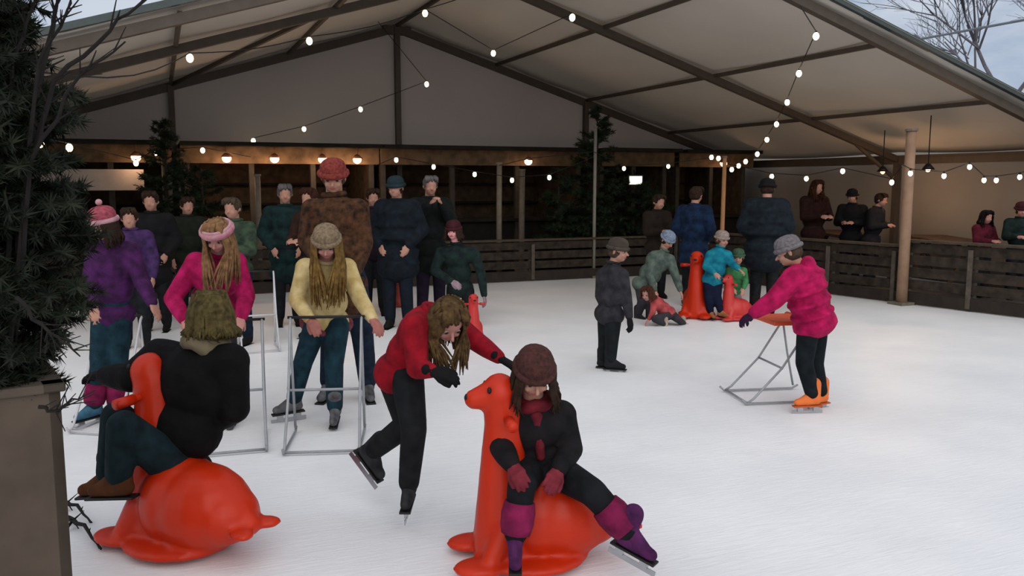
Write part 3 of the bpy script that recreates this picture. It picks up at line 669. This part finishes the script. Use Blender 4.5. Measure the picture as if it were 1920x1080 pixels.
def stand(x, d, H, turn, arms='down', lean=0, yfoot=None, stride=0):
    """canonical standing figure in metres at pixel column x, forward distance d, turned by `turn` (0 = towards the camera, + = to the right)"""
    o = at(x, 400, d); o.z = 0; k = H / 1.75; f = rel(math.sin(turn), 0, math.cos(turn)); r = f.cross(UPZ)
    # image-left is L
    if r.dot(rel(1, 0, 0)) < 0: r = -r
    q = lambda a, b, c: o + r * a * k + f * b * k + UPZ * c * k
    J = dict(head=q(0, .05 + lean, 1.63), neck=q(0, lean * .8, 1.46), pelvis=q(0, 0, .95), Lsh=q(-.18, lean * .7, 1.40), Rsh=q(.18, lean * .7, 1.40), Lhip=q(-.09, 0, .90), Rhip=q(.09, 0, .90),
             Lkn=q(-.10, .03 + stride, .50), Rkn=q(.10, .03 - stride, .50), Lan=q(-.11, stride * 1.4, .09), Ran=q(.11, -stride * 1.4, .09))
    if arms == 'down': J.update(Lel=q(-.25, lean * .4, 1.13), Rel=q(.25, lean * .4, 1.13), Lwr=q(-.24, .10, .90), Rwr=q(.24, .10, .90))
    elif arms == 'pocket': J.update(Lel=q(-.28, -.04, 1.15), Rel=q(.28, -.04, 1.15), Lwr=q(-.17, .12, .98), Rwr=q(.17, .12, .98))
    elif arms == 'front': J.update(Lel=q(-.24, .08, 1.14), Rel=q(.24, .08, 1.14), Lwr=q(-.10, .30, 1.16), Rwr=q(.10, .30, 1.16))
    elif arms == 'phone': J.update(Lel=q(-.24, .14, 1.20), Rel=q(.24, .14, 1.20), Lwr=q(-.07, .32, 1.42), Rwr=q(.07, .32, 1.42))
    return J, f
ZT = lambda *a: rel(*a)
# --- the sitter in black on the left seal
D1 = gdist(1008)
person('person in a black jacket sitting on the left orange seal, seen from behind', pix(D1, head=(395, 592, .02), neck=(385, 648, .0), pelvis=(330, 868, 0), Lsh=(300, 668, .08), Rsh=(432, 678, -.06), Lel=(248, 708, -.02), Lwr=(196, 704, .06),
    Rel=(440, 765, -.04), Rwr=(386, 800, .22), Lhip=(308, 868, .04), Rhip=(322, 872, -.10), Lkn=(220, 782, -.10), Lan=(204, 896, -.06), Rkn=(232, 800, -.26), Ran=(222, 898, -.22)),
    1.56, rel(-.25, -.1, -.9), cloth('black_jacket', (17, 17, 19), (9, 9, 10)), cloth('dark_teal_trousers', (26, 48, 54), (14, 26, 30)), toes=(rel(-1, -.1, -.1), rel(-1, -.1, -.2)),
    hair=cloth('olive_blond_hair', (112, 98, 58), (64, 54, 30), 40), hairlen=.05, strandn=160, boots=cloth('rust_brown_boot', (98, 56, 30)), blade=False, gloves=cloth('black_glove', (24, 24, 26)), vox=.009, coatlen=.10, puff=1.24,
    scarf=cloth('beige_collar', (140, 126, 100)))
# --- red jacket child pushing
D3 = gdist(983)
person('child in a red jacket leaning forward on one skate behind the right seal', pix(D3, head=(840, 600, -.10), neck=(808, 592, -.02), pelvis=(752, 690, .05), Lsh=(778, 612, -.14), Rsh=(832, 590, .12), Lel=(782, 690, -.20), Lwr=(812, 696, -.28),
    Rel=(893, 640, .08), Rwr=(938, 672, 0), Lhip=(740, 712, .06), Rhip=(764, 712, -.04), Lkn=(764, 795, .02), Lan=(698, 846, .16), Rkn=(776, 805, -.10), Ran=(766, 912, 0)),
    1.28, rel(.35, -.75, .65), cloth('red_jacket', (176, 20, 40), (120, 10, 24)), cloth('black_trousers', (34, 36, 40), (20, 22, 25)), toes=(rel(.62, -.72, .3), rel(-.02, -.08, 1)),
    hair=cloth('brown_hair', (110, 84, 52), (60, 44, 26), 40), hairlen=.17, boots=cloth('charcoal_skate', (62, 62, 66), (30, 30, 33)), gloves=cloth('black_glove', (24, 24, 26)), vox=.009, coatlen=.10, puff=1.1, strandn=190, skin=SKINP,
    d=(rel(1, -.2, .1), rel(.8, -.5, 0)))
# --- rider on the right seal
D2 = gdist(1045)
person('child in a dark jacket and knitted hat riding the right orange seal', pix(D2, head=(1002, 700, -.10), neck=(1000, 758, -.02), pelvis=(1012, 888, .06), Lsh=(952, 778, -.02), Rsh=(1052, 778, .02), Lel=(940, 838, -.10), Lwr=(962, 875, -.24),
    Rel=(1070, 842, -.02), Rwr=(1046, 884, -.20), Lhip=(990, 884, -.04), Rhip=(1046, 884, -.04), Lkn=(978, 912, -.27), Lan=(966, 1010, -.30), Rkn=(1110, 922, -.26), Ran=(1182, 1000, -.30)),
    1.22, rel(.15, -.55, .85), cloth('dark_brown_jacket', (34, 30, 32), (12, 15, 18)), cloth('black_leggings', (28, 30, 36), (16, 17, 20)), toes=(rel(.0, -.25, 1), rel(.75, -.25, .5)),
    hair=cloth('dark_hair', (62, 42, 30), (36, 24, 18), 40), hairlen=.10, hat='knitted_hat', hatc=cloth('maroon_brown_knit', (92, 52, 50), (60, 40, 34), 60), boots=cloth('purple_skate', (104, 44, 100), (60, 24, 66)), sole=BLACKP,
    gloves=cloth('rose_mitten', (150, 52, 66), (110, 34, 46)), vox=.009, coatlen=.10, puff=1.25, scarf=cloth('red_scarf', (132, 36, 48), (80, 22, 32)), warm=cloth('magenta_legwarmer', (150, 32, 84), (104, 20, 60)), curl=(.6, .6))
# --- yellow jacket girl
D4 = gdist(792)
person('girl in a pale yellow jacket with long blond hair leaning on a walker', pix(D4, head=(612, 455, -.16), neck=(612, 492, -.02), pelvis=(612, 596, .18), Lsh=(573, 502, 0), Rsh=(650, 502, 0), Lel=(556, 562, -.08), Lwr=(582, 600, -.28),
    Rel=(676, 562, -.08), Rwr=(700, 600, -.28), Lhip=(592, 612, .14), Rhip=(632, 612, .14), Lkn=(568, 680, .02), Lan=(550, 752, .04), Rkn=(626, 682, .0), Ran=(628, 768, -.08)),
    1.42, rel(.1, -.5, .85), cloth('pale_yellow_jacket', (238, 214, 158), (208, 178, 112)), cloth('teal_jeans', (32, 66, 80), (18, 38, 48)), toes=(rel(-.9, -.05, .45), rel(.1, -.1, 1)),
    hair=cloth('dark_blond_hair', (150, 116, 62), (98, 70, 34), 30), hairlen=.34, hat='beanie', hatc=cloth('beige_knit', (160, 138, 112), (120, 100, 80), 60), boots=cloth('grey_skate', (128, 128, 132), (70, 70, 74)), vox=.011, coatlen=.08, puff=1.1,
    stripe=cloth('rose_shirt', (140, 70, 84)), gloves=cloth('pink_mitten', (190, 122, 112)), strandn=240, skin=SKINP)
# --- tall man in brown
D5 = gdist(748)
person('tall man in a brown speckled coat and reddish hat behind the yellow jacket girl', pix(D5, head=(625, 332, -.05), neck=(627, 372, 0), pelvis=(642, 515, 0), Lsh=(585, 392, .0), Rsh=(672, 392, .0), Lel=(574, 452, -.02), Lwr=(600, 490, -.2),
    Rel=(684, 455, 0), Rwr=(668, 510, -.15), Lhip=(625, 528, 0), Rhip=(662, 528, 0), Lkn=(622, 630, 0), Lan=(616, 722, 0), Rkn=(680, 632, -.03), Ran=(690, 722, 0)),
    1.84, rel(.1, -.3, .9), cloth('brown_speckled_coat', (98, 64, 42), (38, 26, 20), 22), cloth('dark_blue_jeans', (30, 46, 66), (16, 26, 40)), toes=(rel(-.2, -.05, 1), rel(.3, -.05, 1)),
    hair=cloth('brown_hair', (110, 84, 52)), hat='beanie', hatc=cloth('dusty_red_knit', (160, 70, 62), (110, 44, 40), 50), boots=cloth('grey_skate', (128, 128, 132)), vox=.013, coatlen=.22, puff=1.0)
# --- pink headband girl
D6 = gdist(800)
person('girl in a hot pink jacket with a pink headband bending forward', pix(D6, head=(408, 442, -.16), neck=(408, 480, -.04), pelvis=(400, 600, .2), Lsh=(368, 492, .02), Rsh=(442, 492, .02), Lel=(324, 560, -.04), Lwr=(346, 600, -.26),
    Rel=(462, 555, -.04), Rwr=(452, 596, -.26), Lhip=(382, 612, .18), Rhip=(420, 612, .18), Lkn=(372, 700, .06), Lan=(366, 778, .08), Rkn=(428, 700, .04), Ran=(434, 778, .04)),
    1.38, rel(-.05, -.55, .85), cloth('hot_pink_jacket', (206, 28, 104), (150, 10, 66)), cloth('grey_trousers', (64, 62, 68)), toes=(rel(-.2, -.05, 1), rel(.2, -.05, 1)),
    hair=cloth('tan_hair', (164, 124, 86), (118, 84, 56), 30), hairlen=.30, hat='headband', hatc=cloth('pink_white_knit', (206, 112, 136), (222, 190, 190), 26), pompom=cloth('pale_pink_knit', (226, 170, 180)), boots=cloth('grey_skate', (128, 128, 132)), vox=.011, coatlen=.06, puff=1.2, skin=SKINP, strandn=160)
# --- purple child far left
D7 = gdist(795)
person('child in a purple coat and pink hat beside the near fir', pix(D7, head=(192, 420, -.06), neck=(205, 458, 0), pelvis=(210, 575, .06), Lsh=(180, 472, .02), Rsh=(244, 470, .0), Lel=(170, 525, -.05), Lwr=(176, 575, -.2),
    Rel=(266, 528, -.02), Rwr=(286, 570, -.12), Lhip=(195, 590, .04), Rhip=(224, 590, .04), Lkn=(186, 680, .02), Lan=(176, 762, .02), Rkn=(222, 680, .04), Ran=(220, 762, .08)),
    1.36, rel(-.3, -.2, .9), cloth('purple_coat', (92, 40, 104), (52, 26, 58)), cloth('teal_jeans', (32, 66, 80)), toes=(rel(-.6, -.05, .8), rel(.2, -.05, 1)),
    hair=cloth('dark_hair', (62, 42, 30)), hairlen=.1, hat='knitted_hat', hatc=cloth('rose_knit', (196, 96, 110), (150, 66, 80), 50), pompom=cloth('pale_pink_knit', (226, 170, 180)), boots=cloth('light_blue_skate', (88, 140, 168), (50, 92, 120)), vox=.011, coatlen=.16, puff=1.15, warm=cloth('magenta_legwarmer', (150, 32, 84)))
# --- dark green child behind the red jacket
D8 = gdist(612)
person('child in a dark green coat with a rosy face behind the red jacket child', pix(D8, head=(850, 432, -.05), neck=(856, 460, 0), pelvis=(862, 535, .05), Lsh=(826, 474, .02), Rsh=(888, 474, .0), Lel=(815, 508, -.05), Lwr=(848, 528, -.22),
    Rel=(902, 512, -.02), Rwr=(908, 555, -.05), Lhip=(850, 545, .03), Rhip=(876, 545, .03), Lkn=(848, 575, .0), Lan=(848, 600, 0), Rkn=(880, 575, 0), Ran=(882, 600, 0)),
    1.36, rel(-.25, -.15, .9), cloth('dark_green_coat', (34, 54, 48), (20, 28, 34)), cloth('black_trousers', (34, 36, 40)), toes=(rel(-.2, 0, 1), rel(.2, 0, 1)),
    hair=cloth('dark_hair', (62, 42, 30)), hairlen=.06, hat='knitted_hat', hatc=cloth('dark_maroon_knit', (74, 32, 40)), boots=cloth('charcoal_skate', (62, 62, 66)), vox=.013, coatlen=.12, puff=1.15, skin=mat('rosy_skin', (218, 150, 150), .55, .05, 14, 0), gloves=cloth('pale_glove', (176, 150, 158)))
# --- boy in grey
D9 = gdist(694)
person('boy in a dark grey coat standing alone in profile on the open ice', pix(D9, head=(1160, 470, -.04), neck=(1150, 498, 0), pelvis=(1143, 582, 0), Lsh=(1130, 516, .08), Rsh=(1166, 516, -.08), Lel=(1126, 555, .12), Lwr=(1142, 590, .10),
    Rel=(1174, 556, -.10), Rwr=(1180, 596, -.16), Lhip=(1136, 592, .06), Rhip=(1150, 592, -.05), Lkn=(1134, 638, .07), Lan=(1131, 674, .08), Rkn=(1147, 640, -.04), Ran=(1145, 677, -.04)),
    1.26, rel(.8, -.12, .5), cloth('dark_grey_coat', (62, 60, 66), (36, 36, 40)), cloth('charcoal_trousers', (32, 38, 40), (20, 24, 26)), toes=(rel(1, 0, .25), rel(1, 0, .3)),
    hair=cloth('ash_brown_hair', (86, 72, 56), (58, 48, 38), 40), hairlen=0, hat='knitted_hat', hatc=cloth('grey_brown_knit', (84, 74, 66)), boots=cloth('black_skate', (40, 42, 46)), vox=.012, coatlen=.14, puff=1.15, gloves=cloth('black_glove', (24, 24, 26)))
# --- pink jacket on the right
D11 = gdist(770)
person('child in a hot pink puffer jacket and grey hat pushing an orange walker', pix(D11, head=(1478, 472, -.02), neck=(1500, 500, 0), pelvis=(1525, 596, 0), Lsh=(1488, 522, -.13), Rsh=(1500, 518, .13), Lel=(1452, 562, -.16), Lwr=(1412, 588, -.14),
    Rel=(1458, 556, .16), Rwr=(1420, 584, .16), Lhip=(1516, 612, -.07), Rhip=(1532, 612, .07), Lkn=(1508, 680, -.08), Lan=(1524, 742, -.07), Rkn=(1528, 682, .06), Ran=(1540, 738, .09)),
    1.30, rel(-.85, -.35, -.25), cloth('bright_pink_puffer', (214, 26, 100), (160, 12, 70)), cloth('black_teal_trousers', (26, 36, 40), (16, 20, 26)), toes=(rel(-1, -.02, .1), rel(-.9, -.02, .35)),
    hair=cloth('ash_brown_hair', (86, 72, 56)), hairlen=0, hat='knitted_hat', hatc=cloth('grey_knit', (138, 132, 136), (104, 100, 104), 50), boots=mat('orange_skate', (222, 112, 48), .6, .1, 10, .1), sole=mat('orange_sole', (180, 84, 36), .6, .1, 10, 0), vox=.010, coatlen=.14, puff=1.5,
    hood=MATS['bright_pink_puffer'], gloves=cloth('dark_purple_glove', (58, 34, 66)))
# --- turquoise child, grey-green child, toddler, green child
D12 = gdist(600)
person('small child in a turquoise jacket and pale hat behind the small red seal', pix(D12, head=(1354, 449, -.02), neck=(1350, 466, 0), pelvis=(1337, 522, .03), Lsh=(1332, 478, .0), Rsh=(1364, 478, 0), Lel=(1324, 500, -.04), Lwr=(1340, 512, -.16),
    Rel=(1372, 494, -.06), Rwr=(1386, 505, -.2), Lhip=(1329, 528, .02), Rhip=(1344, 528, .02), Lkn=(1328, 556, -.02), Lan=(1332, 586, .02), Rkn=(1344, 556, -.03), Ran=(1352, 584, -.04)),
    1.12, rel(.4, -.15, .8), cloth('turquoise_jacket', (26, 150, 164), (16, 104, 140)), cloth('navy_trousers', (22, 32, 62), (14, 18, 34)), toes=(rel(.2, 0, 1), rel(.5, 0, .8)),
    hair=cloth('ash_brown_hair', (86, 72, 56)), hat='knitted_hat', hatc=cloth('cream_knit', (176, 158, 150), (140, 124, 118), 50), boots=cloth('tan_boot', (196, 132, 84), (150, 96, 60)), blade=False, vox=.012, coatlen=.08, puff=1.2)
person('stooping child in a grey green jacket and light blue hat left of the orange seal', pix(D12 + .1, head=(1252, 450, -.04), neck=(1244, 472, 0), pelvis=(1208, 532, .05), Lsh=(1226, 482, .0), Rsh=(1256, 486, -.02), Lel=(1218, 516, -.08), Lwr=(1228, 545, -.16),
    Rel=(1266, 515, -.1), Rwr=(1276, 545, -.16), Lhip=(1202, 540, .03), Rhip=(1218, 540, .0), Lkn=(1204, 566, -.06), Lan=(1196, 590, .04), Rkn=(1222, 566, -.08), Ran=(1218, 590, .0)),
    1.22, rel(.4, -.5, .6), cloth('grey_green_jacket', (104, 120, 108), (72, 84, 80)), cloth('grey_trousers', (64, 62, 68)), toes=(rel(.6, 0, .8), rel(.6, 0, .8)),
    hair=cloth('dark_hair', (62, 42, 30)), hat='knitted_hat', hatc=cloth('light_blue_knit', (150, 164, 184), (112, 126, 148), 50), boots=cloth('charcoal_skate', (62, 62, 66)), vox=.013, coatlen=.12, puff=1.2)
person('toddler with brown hair in a rose jacket crouching left of the far orange seal', pix(D12 - .35, head=(1214, 550, -.04), neck=(1226, 563, 0), pelvis=(1254, 586, .02), Lsh=(1226, 570, -.06), Rsh=(1234, 566, .08), Lel=(1224, 586, -.08), Lwr=(1216, 600, -.1),
    Rel=(1238, 586, .06), Rwr=(1240, 600, .0), Lhip=(1252, 592, -.04), Rhip=(1260, 590, .06), Lkn=(1228, 598, -.14), Lan=(1246, 608, -.1), Rkn=(1270, 598, -.12), Ran=(1282, 607, .05)),
    .86, rel(-.6, -.3, .7), cloth('rose_toddler_jacket', (206, 92, 92), (160, 60, 64)), cloth('grey_trousers', (64, 62, 68)), toes=(rel(-1, 0, .2), rel(1, 0, .3)),
    hair=cloth('chestnut_hair', (92, 52, 38), (56, 32, 24), 40), hairlen=.02, boots=cloth('cream_boot', (206, 184, 164)), blade=False, vox=.011, coatlen=.04, puff=1.15, skin=SKINP)
person('small child in a green top sitting behind the small red seal', pix(D12 + .15, head=(1384, 482, -.02), neck=(1380, 499, 0), pelvis=(1373, 550, .03), Lsh=(1366, 508, .0), Rsh=(1394, 508, 0), Lel=(1360, 528, -.04), Lwr=(1372, 540, -.12),
    Rel=(1398, 528, -.06), Rwr=(1394, 542, -.12), Lhip=(1366, 556, .02), Rhip=(1380, 556, .02), Lkn=(1362, 570, -.12), Lan=(1362, 590, -.1), Rkn=(1388, 570, -.12), Ran=(1392, 590, -.1)),
    1.0, rel(-.3, -.1, .9), cloth('green_top', (76, 150, 92), (50, 110, 66)), cloth('lilac_trousers', (176, 160, 178)), toes=(rel(-.2, 0, 1), rel(.2, 0, 1)),
    hair=cloth('dark_hair', (62, 42, 30)), hat='knitted_hat', hatc=cloth('moss_green_knit', (78, 112, 82), (54, 80, 58), 50), boots=cloth('cream_boot', (206, 184, 164)), blade=False, vox=.012, coatlen=.02, puff=1.1)
# ------------------------------------------------------------ onlookers
C_ = cloth
def onlooker(label, x, d, H, turn, arms, coat, pants, puff=1.1, hair=None, hat=None, hatc=None, coatlen=.2, lean=0, hairlen=0, skin=SKIN, seed=1, blade=False, vox=.018):
    J, f = stand(x, d, H, turn, arms, lean)
    return person(label, J, H, f + Vector((0, 0, -.15)), coat, pants, toes=(f, f), hair=hair, hairlen=hairlen, hat=hat, hatc=hatc, boots=C_('dark_boot', (36, 32, 30)), blade=blade, vox=vox, coatlen=coatlen, puff=puff, skin=skin, seed=seed, strandn=40)
dh = MATS['dark_hair']; bt = C_('black_trousers', (34, 36, 40))
onlooker('adult in a big dark slate coat standing behind the pink puffer child', 1437, 10.9, 1.72, PI * .9, 'pocket', C_('slate_coat', (30, 40, 48), (18, 24, 32)), bt, 1.5, dh, 'beanie', C_('black_knit', (28, 28, 30)), .25)
onlooker('adult in a dark blue coat behind the orange seal at the far barrier', 1302, 11.6, 1.62, PI * .8, 'pocket', C_('dark_blue_coat', (26, 50, 84), (16, 26, 46)), bt, 1.25, dh, None, None, .25)
onlooker('adult in a maroon brown coat behind the barrier right of the slate coat', 1526, 14.0, 1.72, .3, 'front', C_('maroon_brown_coat', (52, 24, 20), (30, 15, 13)), bt, 1.2, C_('auburn_hair', (64, 32, 20)), None, None, .25, hairlen=.2)
onlooker('adult in a black coat and beanie behind the barrier left of the thick pole', 1598, 14.2, 1.56, -.6, 'front', C_('black_coat', (28, 27, 30)), bt, 1.2, dh, 'beanie', C_('black_knit', (28, 28, 30)), .25)
onlooker('adult in a charcoal coat bending by the thick wooden pole behind barrier', 1636, 14.0, 1.5, .8, 'front', C_('charcoal_coat', (42, 40, 44)), bt, 1.25, dh, None, None, .25, lean=.1)
onlooker('child in a maroon jacket behind the right barrier', 1846, 12.6, 1.26, .3, 'front', C_('maroon_jacket', (108, 30, 48), (70, 18, 32)), bt, 1.2, C_('black_hair', (22, 18, 18)), None, None, .1, hairlen=.1, skin=SKINP)
onlooker('person in dark clothes with pink face cut by the right edge', 1914, 12.3, 1.38, -.3, 'front', C_('dark_green_coat', (34, 54, 48)), bt, 1.15, dh, 'beanie', C_('dark_maroon_knit', (74, 32, 40)), .2, skin=SKINP)
onlooker('adult in a navy coat and dark hood left of the green coat child', 745, 9.8, 1.74, -.2, 'pocket', C_('navy_coat', (24, 34, 44), (14, 18, 24)), C_('indigo_trousers', (24, 34, 46)), 1.35, dh, 'beanie', C_('dark_teal_knit', (40, 58, 66)), .25)
onlooker('adult in a black coat with raised hands beside the navy coat adult', 806, 10.4, 1.76, .3, 'phone', C_('black_teal_coat', (26, 32, 32), (14, 18, 18)), C_('plum_trousers', (44, 34, 54)), 1.25, C_('grey_hair', (110, 104, 104)), None, None, .25)
onlooker('adult in a dark teal coat left of the brown coat man', 535, 10.0, 1.66, .3, 'pocket', C_('deep_teal_coat', (24, 52, 52), (16, 28, 30)), bt, 1.2, C_('grey_hair', (110, 104, 104)), None, None, .28)
onlooker('pale faced person in grey right behind the pink headband girl', 440, 8.8, 1.52, -.2, 'front', C_('sage_jacket', (72, 92, 70), (44, 56, 46)), C_('dark_blue_jeans', (30, 46, 66)), 1.1, C_('ash_brown_hair', (86, 72, 56)), None, None, .1, blade=True)
onlooker('person in black standing between purple coat child and pink headband girl', 285, 9.6, 1.58, .2, 'pocket', C_('black_coat', (28, 27, 30)), bt, 1.15, dh, None, None, .25)
onlooker('person in dark olive left of the far grey pole', 350, 10.4, 1.5, .6, 'down', C_('dark_olive_coat', (36, 42, 32)), bt, 1.15, dh, None, None, .2)
onlooker('person in dark maroon coat seen behind the brown coat man on left', 586, 9.2, 1.62, -.4, 'front', C_('umber_coat', (60, 38, 30)), bt, 1.1, C_('auburn_hair', (64, 32, 20)), None, None, .2)
onlooker('person in dark plum behind the brown coat man on right', 700, 10.8, 1.6, .2, 'down', C_('plum_coat', (40, 28, 40)), bt, 1.15, dh, None, None, .2)
onlooker('person in dark brown coat standing left of the orange seal group', 1232, 12.4, 1.5, .4, 'front', C_('dark_umber_coat', (46, 36, 30)), bt, 1.2, dh, None, None, .2)
onlooker('person in purple coat behind the purple coat child in pink hat', 243, 8.6, 1.42, .3, 'down', C_('violet_coat', (84, 54, 110), (50, 32, 66)), bt, 1.15, dh, None, None, .15, blade=True)
# ------------------------------------------------------------ seal skating aids
def seal(px, y, rz_dir, label, m, sc=1., D=None, vox=.012, lx=.72):
    p = ground(px, y); f = rel(*rz_dir); f.z = 0; rz = math.atan2(f.y, f.x); r = empty('seal_skating_aid', p, rz, label, 'skating aid', None)
    S_ = lambda a, b, c: Vector(((a - .06) * lx, b, c)) * sc
    E_ = lambda a, b, c: Vector((a * lx, b, c)) * sc
    mb = MB()
    mb.ell(S_(-.12, 0, .20), E_(.35, .19, .19)); mb.ell(S_(.02, 0, .21), E_(.24, .19, .20)); mb.ell(S_(-.30, 0, .19), E_(.22, .15, .13))
    mb.cone(S_(-.36, 0, .19), S_(-.50, 0, .17), .12 * sc, .05 * sc)
    mb.chain([S_(.20, 0, .10), S_(.22, 0, .40), S_(.215, 0, .62), S_(.225, 0, .72)], [.15 * sc, .105 * sc, .085 * sc, .085 * sc])
    mb.ell(S_(.24, 0, .755), E_(.11, .088, .088)); mb.cone(S_(.28, 0, .75), S_(.39, 0, .735), .07 * sc, .045 * sc)
    mb.ell(S_(.05, 0, .04), E_(.36, .24, .045)); 
    for q in (-1, 1):
        mb.ell(S_(.38, q * .13, .045), E_(.17, .085, .032)); mb.cone(S_(.22, q * .10, .2), S_(.34, q * .14, .05), .06 * sc, .04 * sc)
        mb.ell(S_(-.54, q * .07, .16), E_(.09, .05, .022), Matrix.Rotation(-q * .5, 3, 'Z'))
    mb.remesh('body', m, r, None, vox * sc, 4)
    mb = MB(); mb.tube([S_(.21, -.19, .66), S_(.215, -.1, .665), S_(.215, .1, .665), S_(.21, .19, .66)], .017 * sc, 10); mb.build('handle_bar', m, r, smooth=True)
    for q in (-1, 1): 
        mb = MB(); mb.tube([S_(.21, q * .11, .664), S_(.21, q * .2, .66)], .023 * sc, 10); mb.build('grip', m, r, smooth=True)
        mb = MB(); mb.ell(S_(.315, q * .062, .785), E_(.013, .011, .015), n=8, m=6); mb.build('eye', BLACKP, r, smooth=True)
    mb = MB(); mb.ell(S_(.432, 0, .742), E_(.02, .024, .018), n=10, m=7); mb.build('nose', BLACKP, r, smooth=True)
    return r
seal(338, 1022, (-1, 0, -.5), 'orange plastic seal at left carrying the person in black', ORANGE, 1.07)
seal(992, 1050, (-1, 0, .18), 'orange plastic seal at right carrying the child in the knitted hat', ORANGE, 1.02)
seal(1306, 594, (-.35, 0, 1), 'orange plastic seal far back between grey green and turquoise children', ORANGE, 1.0, vox=.018)
seal(1374, 600, (-1, 0, .5), 'small red seal in front of the green top child', REDSEAL, .68, vox=.018)
seal(742, 575, (1, 0, .3), 'dull red seal lying low at the back behind the yellow jacket girl', mat('seal_dull_red', (150, 54, 44), .5, .05, 6, 0), .42, vox=.03)
seal(886, 640, (.2, 0, 1), 'bright red seal pushed by the dark green coat child', REDSEAL, .62, vox=.018)
# ------------------------------------------------------------ tube walkers
def walker(p, f, label, m=STEEL, pad=None, w=.5, h=.78, L=.62, sc=1.):
    p = Vector((p.x, p.y, 0)); rz = math.atan2(f.y, f.x); r = empty('skating_walker', p, rz, label, 'walker', None); tr = .009
    V = lambda *a: Vector(a) * sc
    for q in (-1, 1):
        y = q * w / 2
        mb = MB(); mb.tube([V(-L * .35, y, h), V(-L * .30, y, h * .97), V(L * .05, y * .98, h * .45), V(L * .42, y, .05), V(L * .5, y, .02)], tr, 8); mb.build('front_leg', m, r, smooth=True)
        mb = MB(); mb.tube([V(-L * .28, y, h * .93), V(-L * .36, y, h * .5), V(-L * .46, y, .04)], tr, 8); mb.build('rear_leg', m, r, smooth=True)
        mb = MB(); mb.tube([V(L * .58, y, .05), V(L * .52, y, .015), V(-L * .45, y, .015), V(-L * .53, y, .04)], tr, 8); mb.build('runner', m, r, smooth=True)
    mb = MB(); mb.tube([V(L * .5, -w / 2, .02), V(L * .5, w / 2, .02)], tr, 8); mb.build('cross_bar', m, r, smooth=True); mb = MB(); mb.tube([V(L * .05, -w / 2, h * .45), V(L * .05, w / 2, h * .45)], tr, 8); mb.build('cross_bar', m, r, smooth=True)
    mb = MB(); mb.tube([V(-L * .35, -w / 2 - .02, h), V(-L * .35, w / 2 + .02, h)], tr * 1.1 if not pad else .026, 10); mb.build('handle', pad or BLACKP, r, smooth=True)
    if pad:
        mb = MB(); mb.box(V(-L * .08, 0, h + .0), V(L * .5, w * .92, .035)); mb.build('tray', pad, r, bevel=.01)
    return r
OP = mat('orange_pad', (206, 84, 52), .6, .1, 8, 0)
q = ground(1448, 745); walker(q, rel(-1, 0, .15), 'steel walker with orange top in front of the pink puffer child', pad=OP, w=.42, h=.62, L=.60)
q = ground(612, 830); walker(q, rel(.1, 0, 1), 'steel tube walker held by the yellow jacket girl', h=.80, L=.5, w=.46)
q = ground(430, 832); walker(q, rel(.3, 0, 1), 'steel tube walker held by the pink headband girl', h=.78, L=.5, w=.46)
q = ground(212, 800); walker(q, rel(-.2, 0, 1), 'pale tube walker in front of the purple coat child', m=mat('white_tube', (190, 188, 192), .4, .05, 9, 0), h=.76, L=.42, w=.34)
q = ground(486, 655); walker(q, rel(.4, 0, 1), 'white tube walker behind the pink headband girl on right', m=MATS['white_tube'], h=.78, L=.42, w=.36)
